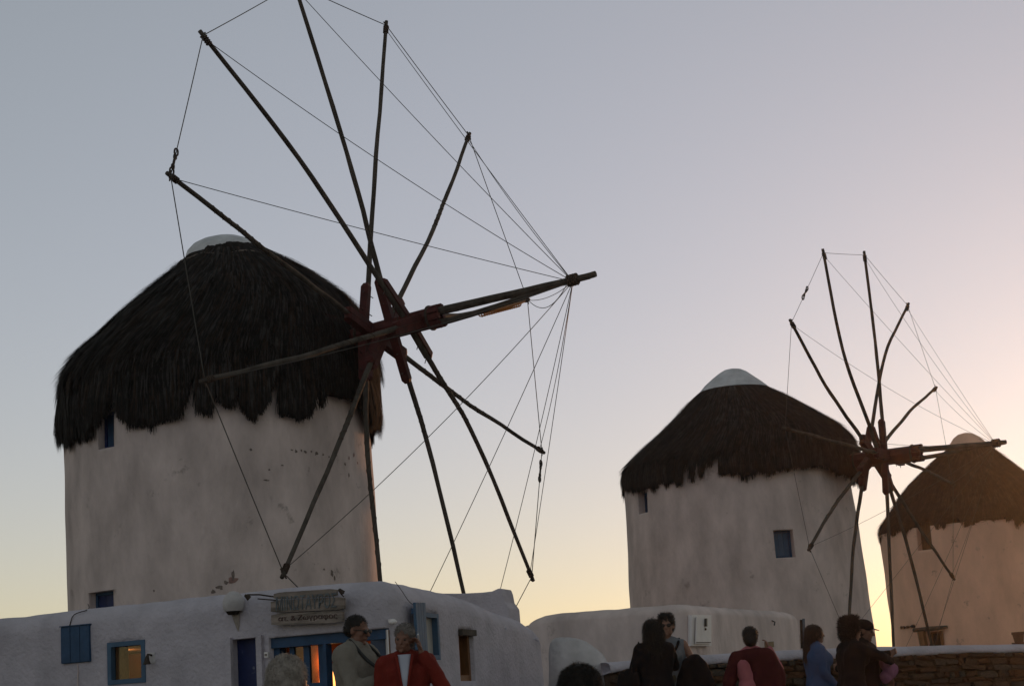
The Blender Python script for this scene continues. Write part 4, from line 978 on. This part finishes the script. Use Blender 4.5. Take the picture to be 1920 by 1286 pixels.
def finger_hand(mb, wrist, dirn, palm_n, curl=.5, s=1.0, spread=.06, side=1):
    """palm, four unequal curled fingers and a thumb leaving the palm's side"""
    d = np.array(dirn, float); d /= np.linalg.norm(d); n = np.array(palm_n, float); n -= d*(n@d); n /= np.linalg.norm(n); t = np.cross(d, n)*side
    w = np.array(wrist, float)
    for o in (-.026, -.009, .009, .026): mb.cap(w+t*o*.6*s+d*.012*s, w+t*o*s+d*.075*s, .015*s, .0125*s, 8)
    for k, (o, L) in enumerate(((-.029, .058), (-.0098, .068), (.0098, .072), (.029, .066))):
        p = w+t*o*s+d*.078*s; a = 0
        for seg, f in enumerate((.45, .32, .23)):
            a += curl*(.7 if seg == 0 else 1.0); dd = d*math.cos(a)+n*math.sin(a)+t*(o*spread*20)
            dd /= np.linalg.norm(dd); q = p+dd*L*f*s; mb.cap(p, q, .0088*s, .0078*s, 8); p = q
    p = w+t*.026*s+d*.02*s; dd = d*.55+t*.62+n*.35; dd /= np.linalg.norm(dd); q = p+dd*.036*s; mb.cap(p, q, .0125*s, .0105*s, 8)
    dd = d*.8+t*.15+n*(.35+curl*.5); dd /= np.linalg.norm(dd); mb.cap(q, q+dd*.032*s, .0105*s, .0085*s, 8)
def person(pos, facing, label, H=1.7, female=False, arms=None, head=(0, 0, 0), skin=m_skin, legs=None, top=None, bottom=None, hair=None, vox=.011,
           group=None, lean=0.0, shoulder=None, hands=True, curl=.5, extra=None, skirt=None, hip_w=1.0, girth=1.0):
    """facing 0 looks away from the camera (+y); person's right hand is at +x. All coordinates below are for a 1.7 m figure."""
    k = H/1.7; root = thing('person', pos, label, 'person', group, 0)
    RF = rz(-facing)
    def Wd(p): return RF@(np.array(p, float)*k)
    sw = shoulder or (.165 if female else .195)
    ln = lambda p: np.array([p[0], p[1]+math.sin(lean)*max(0, p[2]-.95), p[2]])
    J = dict(neck=(0, -.01, 1.43), pelv=(0, 0, .93), waist=(0, 0, 1.08), chest=(0, -.005, 1.27))
    A = {'R': [(sw, -.01, 1.385), (sw+.05, -.03, 1.1), (sw+.06, .03, .86)], 'L': [(-sw, -.01, 1.385), (-sw-.05, -.03, 1.1), (-sw-.06, .03, .86)]}
    HD = {'R': [(0, .1, -1), (-1, 0, 0)], 'L': [(0, .1, -1), (1, 0, 0)]}
    if arms:
        for key, v in arms.items():
            A[key] = list(v[:3])
            if len(v) > 3: HD[key] = [v[3], v[4]]
    LG = legs or {'R': [(.09, 0, .9), (.1, .02, .49), (.1, -.01, .08)], 'L': [(-.09, 0, .9), (-.1, .02, .49), (-.1, -.01, .08)]}
    def C(m, a, b, ra, rb): m.cap(Wd(ln(a)), Wd(ln(b)), ra*k, rb*k, 14)
    def torso(m, g):
        for x in (-1, 1):
            C(m, (x*.075*hip_w, 0, .93), (x*.055, 0, 1.1), (.1 if not female else .108)*girth+g, .082*girth+g)
            C(m, (x*.055, 0, 1.1), (x*.085, -.005, 1.29), .085*girth+g, .1*girth+g)
            C(m, (x*.085, -.005, 1.29), (x*(sw-.03), -.012, 1.375), .095*girth+g, .062+g)
            C(m, (x*(sw-.03), -.012, 1.378), (x*.03, -.015, 1.425), .05+g, .055+g)
            if female: m.ell(Wd(ln((x*.075, .085, 1.27))), (.065+g)*k)
        C(m, (0, .01, .95), (0, .012*girth, 1.3), (.1*girth)+g, .1*girth+g)
    def arm(m, key, g, upto=2, wristcut=1.0):
        a, b, c = A[key]; a = np.array(a, float); b = np.array(b, float); c = np.array(c, float)
        C(m, a, b, .05*(.88 if female else 1)+g, .038*(.9 if female else 1)+g)
        if upto == 2: e = b+(c-b)*wristcut; C(m, b, e, .038*(.9 if female else 1)+g, .038+(.026-.038)*wristcut+g)
    def leg(m, key, g, upto=2):
        a, b, c = LG[key]; C(m, a, b, .085+g, .055+g)
        if upto == 2: C(m, b, c, .054+g, .036+g)
    # --- body: one continuous skin
    b = MB(); torso(b, -.012)
    for q in 'LR':
        arm(b, q, 0); leg(b, q, 0)
        c = np.array(LG[q][2]); C(b, c+[0, -.03, -.035], c+[0, .13, -.05], .036, .028)
        if hands: finger_hand(b, Wd(ln(A[q][2])), RF@np.array(HD[q][0], float), RF@np.array(HD[q][1], float), curl, k, side=1 if q == 'L' else -1)
    hy, hp, hr = head
    RH = RF@rz(-hy)@rx(hp)@np.array([[math.cos(hr), 0, math.sin(hr)], [0, 1, 0], [-math.sin(hr), 0, math.cos(hr)]])
    nb = np.array(ln((0, -.02, 1.44))); hc = Wd(ln((0, .012, 1.585)))+RH@np.array([0, .0, .0])
    C(b, nb-[0, 0, .04], ln((0, .0, 1.53)) if lean == 0 else np.array((0, 0, 1.53))+[0, math.sin(lean)*.58, 0], .056 if not female else .047, .05 if not female else .044)
    def hp_(p): return hc+RH@(np.array(p, float)*k)
    b.ell(hp_((0, -.012, .03)), np.array((.074, .094, .088))*k, RH, 20, 14)       # skull
    b.ell(hp_((0, .03, -.03)), np.array((.06, .062, .078))*k, RH, 16, 12)         # face
    b.cap(hp_((-.03, .03, -.07)), hp_((.03, .03, -.07)), .034*k, .034*k, 10)      # jaw
    b.ell(hp_((0, .078, -.092)), np.array((.02, .016, .016))*k, RH, 10, 8)        # chin
    b.cap(hp_((0, .088, .012)), hp_((0, .112, -.025)), .009*k, .0145*k, 8)        # nose
    b.cap(hp_((-.035, .079, .022)), hp_((.035, .079, .022)), .011*k, .011*k, 8)   # brow
    b.cap(hp_((-.02, .087, -.055)), hp_((.02, .087, -.055)), .0085*k, .0085*k, 8) # lips
    for x in (-1, 1):
        b.ell(hp_((x*.042, .066, -.022)), np.array((.02, .02, .018))*k, RH, 10, 8)
        b.ell(hp_((x*.078, -.005, -.008)), np.array((.008, .02, .03))*k, RH@rz(x*.4), 10, 8)
    remesh('body', b, vox*.8, skin, root, 3)
    for x in (-1, 1): MB().ell(hp_((x*.031, .08, .004)), .0095*k, n=10, m=8).build('eye', m_eye, None, True).parent = root
    ctx = dict(k=k, W=lambda p: Wd(ln(p)), hp=hp_, RH=RH, RF=RF, root=root, torso=torso, arm=arm, leg=leg, C=C, A=A, LG=LG, ln=ln, sw=sw, vox=vox)
    if top: top(ctx)
    if bottom: bottom(ctx)
    if hair: hair(ctx)
    if extra: extra(ctx)
    for x in 'LR':
        s_ = MB(); c = np.array(LG[x][2]); s_.cap(Wd(c+[0, -.035, -.04]), Wd(c+[0, .05, -.045]), .042*k, .042*k); s_.cap(Wd(c+[0, .05, -.045]), Wd(c+[0, .15, -.055]), .042*k, .032*k)
        remesh('shoe', s_, .012, m_black if not female else m_brownwood, root, 2)
    return ctx
def jacket(m, g=.028, long=.86, wr=.006, seed=0, name='jacket', collar=True, sleeves=1.0, hem_r=.115, arms='LR', upto=2):
    def f(c):
        b = MB(); c['torso'](b, g)
        for q in arms: c['arm'](b, q, g*.62, upto, sleeves)
        for x in (-1, 1): c['C'](b, (x*.07, 0, 1.05), (x*.075, 0, long), .1+g*.7, hem_r)
        c['C'](b, (0, .0, 1.05), (0, .0, long), .11+g*.6, hem_r)
        if collar: c['C'](b, (0, -.025, 1.42), (0, -.02, 1.475), .075, .072)
        remesh(name, b, c['vox'], m, c['root'], 4, wr, 13, seed)
    return f
def trousers(m, seed=0, g=.022):
    def f(c):
        b = MB()
        for q in 'LR': c['leg'](b, q, g)
        for x in (-1, 1): c['C'](b, (x*.07, 0, .88), (x*.06, 0, 1.02), .112, .1)
        remesh('trousers', b, .013, m, c['root'], 3, .006, 9, seed)
    return f
def skirt(m, seed=0, length=.35, flare=.2, name='skirt'):
    def f(c):
        b = MB()
        for x in (-1, 0, 1): c['C'](b, (x*.06, 0, 1.05), (x*flare*.55, 0, length), .115, flare*.8)
        remesh(name, b, .014, m, c['root'], 4, .012, 8, seed)
    return f
def hair_shape(parts, m, strands=0, seed=0, wr=.004, vox=.009, slen=.02, name='hair', swid=.0012, down=.3, wscale=40):
    """parts: list of (centre, radii) or (a, b, ra, rb) in head space"""
    def f(c):
        b = MB(); k = c['k']
        for p in parts:
            if len(p) == 2: b.ell(c['hp'](p[0]), np.array(p[1])*k, c['RH'], 18, 12)
            else: b.cap(c['hp'](p[0]), c['hp'](p[1]), p[2]*k, p[3]*k, 12)
        o = remesh(name, b, vox, m, c['root'], 2, wr, wscale, seed)
        if strands:
            me = o.data; rg = np.random.default_rng(seed); n = len(me.vertices); co = np.zeros(n*3); no = np.zeros(n*3); me.vertices.foreach_get('co', co); me.vertices.foreach_get('normal', no)
            co = co.reshape(-1, 3); no = no.reshape(-1, 3); idx = rg.integers(0, n, strands); p = co[idx]+rg.normal(0, vox*.4, (strands, 3)); nn = no[idx]+rg.normal(0, .35, (strands, 3)); nn[:, 2] -= down
            nn /= np.linalg.norm(nn, axis=1)[:, None]; t = np.cross(nn, rg.normal(0, 1, (strands, 3))); t /= np.linalg.norm(t, axis=1)[:, None]
            L = slen*(.5+rg.random(strands))[:, None]; tip = p+nn*L; mid = p+nn*L*.5+np.array([0, 0, .1])*L
            tip[:, 2] -= (L*down*.8)[:, 0]
            V = np.stack([p-t*swid, p+t*swid, mid-t*swid, mid+t*swid, tip], 1).reshape(-1, 3); i5 = np.arange(strands)*5
            F = [(int(i), int(i)+1, int(i)+3, int(i)+2) for i in i5]+[(int(i)+2, int(i)+3, int(i)+4) for i in i5]
            s_ = mesh(name+'_strands', V, F, m, None, smooth=False); s_.parent = c['root']; s_['kind'] = 'stuff'
    return f
def glasses(m=m_black):
    def f(c):
        b = MB(); k = c['k']
        for x in (-1, 1):
            b.ell(c['hp']((x*.033, .1, .004)), np.array((.026, .006, .02))*k, c['RH'], 14, 8); b.tube([c['hp']((x*.058, .095, .01)), c['hp']((x*.078, .0, .008))], .003*k, 5)
        b.tube([c['hp']((-.012, .104, .01)), c['hp']((.012, .104, .01))], .003*k, 5)
        b.build('sunglasses', m, None, True).parent = c['root']
    return f
def chain(*fs):
    def f(c):
        for g in fs: g(c)
    return f
def stand(px, py_top, D, H):
    """foot position so that the head's top is seen at the pixel"""
    p = P(px, py_top, D); return (p[0], p[1], p[2]-H)
short = [((0, -.022, .045), (.082, .098, .083)), ((0, -.05, .0), (.078, .07, .075))]
m_grey_hair = mat('grey_hair', (.17, .15, .14), .7, .4, 30); m_dark_hair = mat('dark_hair', (.018, .014, .012), .6, .3, 30); m_brown_hair = mat('brown_hair', (.06, .03, .02), .6, .4, 25)
m_cream = mat('cream_cloth', (.21, .19, .165), .9, .15, 5, .3, 60); m_redc = mat('red_cloth', (.17, .022, .016), .85, .2, 5, .3, 60); m_shirt = mat('pale_blue_shirt', (.42, .44, .52), .9, .1, 6)
m_blackc = mat('black_cloth', (.012, .01, .011), .9, .3, 6, .3, 60); m_jean = mat('dark_trousers', (.03, .032, .045), .9, .2, 6); m_maroon = mat('maroon_cloth', (.065, .012, .014), .9, .3, 6, .3, 60)
m_pink = mat('pink_cloth', (.4, .13, .15), .9, .15, 6); m_denim = mat('light_blue_shirt', (.06, .1, .2), .9, .2, 6, .3, 60); m_greyt = mat('grey_vest', (.17, .18, .2), .9, .15, 8)
m_lilac = mat('lilac_cloth', (.28, .12, .2), .9, .2, 8)
m_floral = mat('floral_cloth', (.32, .29, .3), .9, .1, 8, col2=(.03, .025, .025)); 
for nd in m_floral.node_tree.nodes:
    if nd.type == 'TEX_NOISE': nd.inputs['Scale'].default_value = 22; nd.inputs['Detail'].default_value = 1
    if nd.type == 'VALTORGB': nd.color_ramp.elements[0].position = .47; nd.color_ramp.elements[1].position = .53
m_pht = mat('phone_case', (.3, .3, .32), .3); m_lens = mat('camera_lens', (.01, .01, .012), .15)
# 1 man in cream jacket, turned to the right, holding a camera in front of his chest
A_R = [(.19, .0, 1.385), (.24, .1, 1.12), (.05, .3, 1.17), (-.8, .5, .25), (0, -.3, 1)]
A_L = [(-.19, .0, 1.385), (-.24, .08, 1.12), (-.05, .31, 1.13), (.75, .55, .25), (0, -.3, 1)]
pB = stand(667, 1156, 15.3, 1.76)
fB = math.radians(118)
cB = person(pB, fB, 'man in cream jacket and sunglasses turned right, holding a camera at his chest', 1.76, arms={'R': A_R, 'L': A_L}, head=(-.05, -.18, 0), skin=m_skin_d, curl=.75,
    top=chain(jacket(m_cream, .045, .8, .012, 2, sleeves=.95, hem_r=.135)), bottom=trousers(m_jean, 1), hair=hair_shape([((0, -.02, .045), (.078, .095, .08)), ((0, -.048, .005), (.077, .07, .066))], m_dark_hair, 3500, 3, slen=.011, down=.1, wr=.004), extra=glasses(), vox=.011, girth=1.12)
def hand_at(c, q='R', ext=.07):
    a, b, w = [np.array(v, float) for v in c['A'][q][:3]]; return np.array(c['root'].location)+c['W'](w)
rt = np.array(cB['root'].location)
cam_c = rt+cB['W']((0, .37, 1.19)); fw = cB['RF']@np.array([0, 1, 0.]); rr_ = cB['RF']@np.array([1, 0, 0.])
cm3 = thing('camera_in_hand', cam_c, 'black camera held at the chest by the man in cream', 'camera')
MB().box(cam_c, (.13, .06, .085), np.array([rr_, fw, [0, 0, 1]]).T).build('camera_body', m_black, cm3); MB().tube([cam_c+fw*.03, cam_c+fw*.1], [.034, .036], 14).build('lens', m_lens, cm3)
MB().box(cam_c+np.array([0, 0, .055]), (.045, .045, .026), np.array([rr_, fw, [0, 0, 1]]).T).build('viewfinder', m_black, cm3)
MB().tube(catmull([cam_c+rr_*.065, rt+cB['W']((.12, .18, 1.33)), rt+cB['W']((.09, .0, 1.5)), rt+cB['W']((0, -.09, 1.5)), rt+cB['W']((-.09, .0, 1.5)), rt+cB['W']((-.12, .18, 1.33)), cam_c-rr_*.065], 5), .008, 5, flat=2).build('strap', m_black, cm3)
# 2 man in red jacket with a phone at his left ear
def shirt_v(c):
    b = MB(); 
    c['C'](b, (0, .07, 1.2), (0, .04, 1.40), .02, .075); remesh('shirt', b, .01, m_shirt, c['root'], 2)
pC = stand(757, 1172, 15.0, 1.7); fC = math.radians(180)
def open_jacket(c):
    b = MB(); g = .028
    c['torso'](b, g)
    for q in 'LR': c['arm'](b, q, .026, 2, .86)
    for x in (-1, 0, 1): c['C'](b, (x*.08, 0, 1.05), (x*.08, 0, .82), .115, .125)
    c['C'](b, (0, -.06, 1.42), (0, -.06, 1.465), .066, .06)
    o = remesh('jacket', b, .011, m_redc, c['root'], 4, .014, 11, 5)
    # shirt front and tie strip proud of the jacket opening
    def P3(x, z, out=.0): return c['W']((x, .165+.018*math.cos(x*9)-max(0, z-1.25)*.42+out, z))
    V = []; F = []; rows = 10
    for i in range(rows+1):
        t = i/rows; z = 1.13+.32*t; w = .006+.046*t
        for s_ in (-1, -.5, 0, .5, 1): V.append(P3(w*s_, z, -.012*abs(s_)+.004))
    for i in range(rows):
        for j in range(4): F.append((i*5+j, i*5+j+1, (i+1)*5+j+1, (i+1)*5+j))
    sh_ = mesh('shirt', V, F, m_shirt, None); sh_.parent = c['root']; sd_ = sh_.modifiers.new('s', 'SOLIDIFY'); sd_.thickness = .02
    for s_ in (-1, 1):
        m = MB(); pts = [P3(s_*(.01+.058*t), 1.12+.33*t, .012) for t in np.linspace(0, 1, 8)]; m.tube(pts, [.012+.012*t for t in np.linspace(0, 1, 8)], 8, flat=.6); mm = m.build('lapel', m_redc, None, True); mm.parent = c['root']
cC = person(pC, fC, 'grey-haired man in open red jacket and pale shirt holding a phone to his ear', 1.7, arms={'L': [(-.19, 0, 1.385), (-.31, .06, 1.17), (-.14, .09, 1.47), (.25, -.15, 1), (.9, .3, .1)], 'R': [(.18, 0, 1.385), (.24, -.02, 1.12), (.26, .14, .93)]},
    head=(.25, -.1, -.12), skin=m_skin_d, curl=.55, top=open_jacket, bottom=trousers(m_jean, 4), hair=hair_shape([((0, -.022, .045), (.083, .098, .084)), ((0, -.05, -.01), (.08, .07, .08))], m_grey_hair, 2500, 8, slen=.014, down=.1), vox=.011, girth=1.04, shoulder=.18)
rt = np.array(cC['root'].location); ph = thing('mobile_phone', rt+cC['W']((-.115, .05, 1.56)), 'small pale mobile phone at the ear of the man in red', 'phone')
q = rt+cC['W']((-.118, .035, 1.565)); MB().box(q, (.014, .05, .11), cC['RF']@rx(-.3)).build('case', m_pht, ph); MB().box(q+cC['RF']@np.array([.009, 0, .008]), (.003, .04, .07), cC['RF']@rx(-.3)).build('screen', m_lens, ph)
# 3 foreground grey-haired man seen from behind
pA_ = stand(539, 1231, 7.9, 1.7)
person(pA_, math.radians(22), 'grey-haired man in the foreground, only the back of his head in view', 1.7, top=jacket(m_jean, .03, .85, .01, 7), bottom=trousers(m_jean, 8),
    hair=hair_shape([((0, -.03, .035), (.08, .095, .086)), ((0, -.055, -.01), (.078, .066, .08)), ((0, -.05, -.06), (.058, .05, .04))], mat('light_grey_hair', (.4, .36, .33), .6, .4, 30), 16000, 4, vox=.008, slen=.012, swid=.0006, down=.25, wr=.003), vox=.01)
# 4 foreground dark-haired head
person(stand(1086, 1249, 8.0, 1.62), math.radians(10), 'dark-haired person in the foreground at the bottom edge, head from behind', 1.62, female=True, top=jacket(m_blackc, .03, .85, .01, 9), bottom=trousers(m_jean, 9),
    hair=hair_shape([((0, -.03, .03), (.094, .108, .092)), ((0, -.05, -.06), (.088, .08, .1)), ((0, -.06, -.13), (.07, .05, .07))], m_dark_hair, 14000, 6, vox=.009, slen=.02, swid=.0007, down=.5, wr=.006), vox=.011)
# 5 woman with long black hair, back to us, black coat, handbag
pE = stand(1222, 1161, 18.6, 1.66)
longhair = [((0, -.02, .035), (.088, .1, .086)), ((0, -.05, -.05), (.1, .085, .12)), ((-.02, -.07, -.15), (.1, .065, .11)), ((.0, -.075, -.22), (.085, .05, .08))]
cE = person(pE, math.radians(-8), 'woman in black coat with long black hair seen from behind, bag on her left', 1.66, female=True, arms={'L': [(-.165, 0, 1.385), (-.25, .02, 1.14), (-.27, .02, .9)], 'R': [(.165, 0, 1.385), (.24, .12, 1.2), (.24, .33, 1.25)]},
    top=jacket(m_blackc, .026, .62, .01, 12, sleeves=.95, hem_r=.15, name='coat'), bottom=trousers(m_blackc, 2), hair=hair_shape(longhair, m_dark_hair, 5000, 9, slen=.04, down=1.2, swid=.0015, wr=.006), vox=.013, girth=.98)
# 6 woman facing us in grey vest and sunglasses
pF = stand(1248, 1153, 19.2, 1.7)
def vest(c):
    b = MB(); c['torso'](b, .006)
    for x in (-1, 0, 1): c['C'](b, (x*.07, 0, 1.05), (x*.075, 0, .9), .11, .12)
    remesh('vest', b, .012, m_greyt, c['root'], 3, .005, 14, 21)
    t = MB(); pts = [c['W']((x, y, z)) for x, y, z in ((-.12, -.02, 1.45), (-.1, .11, 1.36), (-.02, .15, 1.24), (.07, .14, 1.1), (.13, .08, 1.0))]; t.tube(catmull(pts, 4), .016, 6, flat=.5); t.build('strap', m_blackc, None, True).parent = c['root']
cF = person(pF, math.radians(188), 'short-haired woman in grey sleeveless top and sunglasses facing the camera', 1.7, female=True, arms={'L': [(-.165, 0, 1.385), (-.27, .0, 1.15), (-.27, .14, .95)], 'R': [(.165, 0, 1.385), (.22, .04, 1.14), (.06, .2, 1.02)]},
    top=vest, bottom=chain(skirt(mat('khaki_cloth', (.1, .09, .06), .9, .2, 6), 3, .5, .17), lambda c: None), hair=hair_shape([((0, -.02, .05), (.086, .1, .084)), ((0, -.05, .0), (.082, .07, .08)), ((.03, .03, .1), (.045, .045, .03)), ((-.03, .02, .1), (.045, .045, .03))], m_dark_hair, 3000, 11, slen=.02, down=-.1, wr=.008), extra=glasses(), vox=.012)
# dark jacket draped over her arm
jk = MB(); base = np.array(pF)+cF['W']((-.27, .1, 1.17))
for a_, b_, r0, r1 in (((0, 0, .0), (.06, 0, -.3), .1, .15), ((-.05, 0, -.02), (-.12, .0, -.32), .09, .13), ((.06, .02, -.05), (.13, 0, -.38), .09, .12), ((0, 0, -.3), (.02, 0, -.62), .16, .15)): jk.cap(base+np.array(a_), base+np.array(b_), r0, r1)
jo = remesh('draped_jacket', jk, .013, m_blackc, None, 4, .014, 10, 31); tag(jo, 'bulky black jacket hanging over the arm of the woman in grey', 'jacket')
# handbag of the woman in black
hb = thing('handbag', np.array(pE)+cE['W']((-.29, .0, .78)), 'black shoulder bag hanging beside the woman in the black coat', 'handbag')
bc = np.array(pE)+cE['W']((-.29, .0, 1.07)); b = MB()
for x in (-.07, 0, .07): b.cap(bc+np.array([x, 0, .09-abs(x)*.5]), bc+np.array([x*1.3, 0, -.1]), .045, .06)
remesh('bag_body', b, .012, m_blackc, hb, 3).parent = None
for o in list(bpy.data.objects):
    if o.name.startswith('bag_body'): o.parent = hb; o.matrix_parent_inverse = parent_world(hb).inverted()
MB().tube(catmull([bc+[-.09, 0, .1], np.array(pE)+cE['W']((-.24, .02, 1.2)), np.array(pE)+cE['W']((-.165, -.02, 1.47)), np.array(pE)+cE['W']((-.22, -.02, 1.2)), bc+[.08, 0, .1]], 5), .009, 5).build('strap', m_blackc, hb)
# 7 woman with maroon shawl over a pink top, from behind, raising a camera
pG = stand(1405, 1175, 18.8, 1.58)
def shawl(c):
    b = MB()
    c['C'](b, (.0, -.06, 1.36), (.16, -.05, 1.38), .09, .095); c['C'](b, (-.05, -.05, 1.38), (-.17, -.02, 1.36), .075, .08)
    c['C'](b, (.17, -.03, 1.36), (.26, .0, 1.15), .1, .1); c['C'](b, (.26, .0, 1.15), (.25, .0, .78), .1, .11)
    for t in np.linspace(0, 1, 5): c['C'](b, (.02+.17*t, -.06, 1.34), (.13+.13*t, -.07, .8), .08, .085)
    c['C'](b, (-.19, -.02, 1.36), (-.28, -.02, 1.1), .075, .075); c['C'](b, (-.28, -.02, 1.1), (-.33, .0, .75), .075, .09)
    remesh('shawl', b, .012, m_maroon, c['root'], 4, .016, 9, 41)
cG = person(pG, math.radians(8), 'woman with dark bun in maroon shawl over pink top, back to us, raising a camera', 1.58, female=True, arms={'L': [(-.165, 0, 1.385), (-.25, -.0, 1.12), (-.3, .06, .88)], 'R': [(.165, 0, 1.385), (.3, .14, 1.22), (.2, .28, 1.45), (-.3, .2, 1), (-1, .3, 0)]},
    top=chain(jacket(m_pink, .018, .8, .006, 14, 'blouse', collar=False, hem_r=.14), shawl), bottom=trousers(m_jean, 3), hair=hair_shape([((0, -.02, .035), (.084, .096, .086)), ((0, -.06, -.02), (.076, .06, .08)), ((-.0, -.09, -.04), (.05, .045, .05))], m_dark_hair, 2500, 15, slen=.012, down=.2, wr=.004), vox=.012)
cq = np.array(pG)+cG['W']((.2, .33, 1.5)); cmr = thing('compact_camera', cq, 'small camera raised beside the head of the woman in maroon', 'camera')
MB().box(cq, (.1, .03, .06), cG['RF']).build('camera_body', mat('champagne_metal', (.25, .2, .12), .4), cmr); MB().tube([cq+cG['RF']@np.array([0, .015, 0]), cq+cG['RF']@np.array([0, .04, 0])], .02, 12).build('lens', m_lens, cmr)
# 8 woman in a light blue shirt, long brown hair, facing right
pH = stand(1525, 1171, 21.0, 1.62)
person(pH, math.radians(80), 'woman in light blue shirt with long brown hair, in profile facing right', 1.62, female=True, arms={'R': [(.165, 0, 1.385), (.2, .0, 1.12), (.2, .16, .93)], 'L': [(-.165, 0, 1.385), (-.2, .0, 1.12), (-.18, .17, .95)]}, head=(-.05, 0, 0),
    top=jacket(m_denim, .035, .97, .009, 16, 'shirt', sleeves=.75, hem_r=.14), bottom=trousers(m_blackc, 5), hair=hair_shape([((0, -.025, .035), (.084, .094, .084)), ((0, -.07, -.06), (.078, .06, .11)), ((0, -.1, -.17), (.07, .05, .1)), ((0, -.11, -.25), (.055, .045, .07))], m_brown_hair, 4500, 17, slen=.04, down=1.3, swid=.0015, wr=.008), vox=.012, girth=1.08)
# 9 and 10: two people embracing
pI = stand(1584, 1161, 19.6, 1.68)
person(pI, math.radians(72), 'person with bushy dark curls in dark top hugging someone in a cap', 1.68, female=True, arms={'R': [(.165, 0, 1.385), (.2, .26, 1.28), (.05, .46, 1.22), (-.7, .5, .1), (0, -1, 0)], 'L': [(-.165, 0, 1.385), (-.18, .26, 1.27), (-.02, .47, 1.3), (.7, .4, .2), (0, -1, 0)]}, head=(0, .12, .1), skin=m_skin,
    top=jacket(m_blackc, .03, 1.06, .008, 22, 'top', hem_r=.12), bottom=skirt(m_floral, 6, .4, .19), hair=hair_shape([((0, -.03, .045), (.105, .115, .1)), ((0, -.07, -.03), (.1, .08, .1)), ((0, .03, .1), (.06, .06, .04)), ((-.05, -.04, .08), (.06, .06, .06)), ((.05, -.05, .07), (.06, .06, .06))], m_dark_hair, 5000, 23, slen=.03, down=-.15, swid=.0016, wr=.016, wscale=22), vox=.012, lean=.1)
def cap_hat(c):
    b = MB(); k = c['k']
    b.ell(c['hp']((0, -.01, .055)), np.array((.09, .105, .075))*k, c['RH'], 20, 12); o = remesh('cap', b, .009, m_blackc, c['root'], 3)
    m = MB(); n = 9; V = []
    for z in (0, -.008):
        for i in range(n):
            a = -1.1+2.2*i/(n-1); V.append(c['hp']((math.sin(a)*.078, .075, .05+z))); V.append(c['hp']((math.sin(a)*.075, .075+.085*math.cos(a), .038+z)))
    F = [(2*i, 2*i+1, 2*i+3, 2*i+2) for i in range(n-1)]+[(2*n+2*i, 2*n+2*i+2, 2*n+2*i+3, 2*n+2*i+1) for i in range(n-1)]+[(2*i+1, 2*n+2*i+1, 2*n+2*i+3, 2*i+3) for i in range(n-1)]
    m.add(V, F); m.build('cap_brim', m_blackc, None).parent = c['root']
pJ = stand(1617, 1163, 20.0, 1.7)
person(pJ, math.radians(118), 'person in dark cap and dark top being hugged, facing right', 1.7, arms={'R': [(.18, 0, 1.385), (.26, -.1, 1.16), (.18, -.28, 1.2), (-.6, -.6, .1), (0, 1, 0)], 'L': [(-.18, 0, 1.385), (-.26, .02, 1.16), (-.22, .18, 1.08)]}, head=(-.2, -.25, 0), skin=m_skin_d,
    top=jacket(m_blackc, .03, .84, .008, 25, 'top', hem_r=.13, sleeves=.9), bottom=trousers(m_jean, 7), hair=chain(hair_shape([((0, -.04, -.01), (.078, .07, .07))], m_dark_hair, 0, 27), cap_hat), vox=.012)
lb = MB(); lc = np.array(pJ)+[.2, -.08, 1.22]
for d_, r_ in (((0, 0, 0), .085), ((.04, 0, -.08), .085), ((-.02, 0, -.15), .07)): lb.ell(lc+np.array(d_), r_)
lo_ = remesh('bundle', lb, .012, m_lilac, None, 3, .012, 14, 44); tag(lo_, 'bundled lilac scarf held behind the person in the cap', 'scarf')

# ------------------------------------------------------------------ added haze volume standing in for lens flare
haze = MB().box((0, 0, 7.75), (5200, 5200, 17.6)).build('haze', m_dark, None); haze['kind'] = 'stuff'; haze['label'] = 'thin haze added over the whole place to stand in for lens flare'
hm = bpy.data.materials.new('flare_haze'); hm.use_nodes = True; hm.node_tree.nodes.clear(); hv = hm.node_tree.nodes.new('ShaderNodeVolumePrincipled'); ho = hm.node_tree.nodes.new('ShaderNodeOutputMaterial')
hv.inputs['Color'].default_value = (.92, .88, .86, 1); hv.inputs['Density'].default_value = .0002; hv.inputs['Anisotropy'].default_value = .87; hm.node_tree.links.new(hv.outputs[0], ho.inputs['Volume'])
haze.data.materials.clear(); haze.data.materials.append(hm)
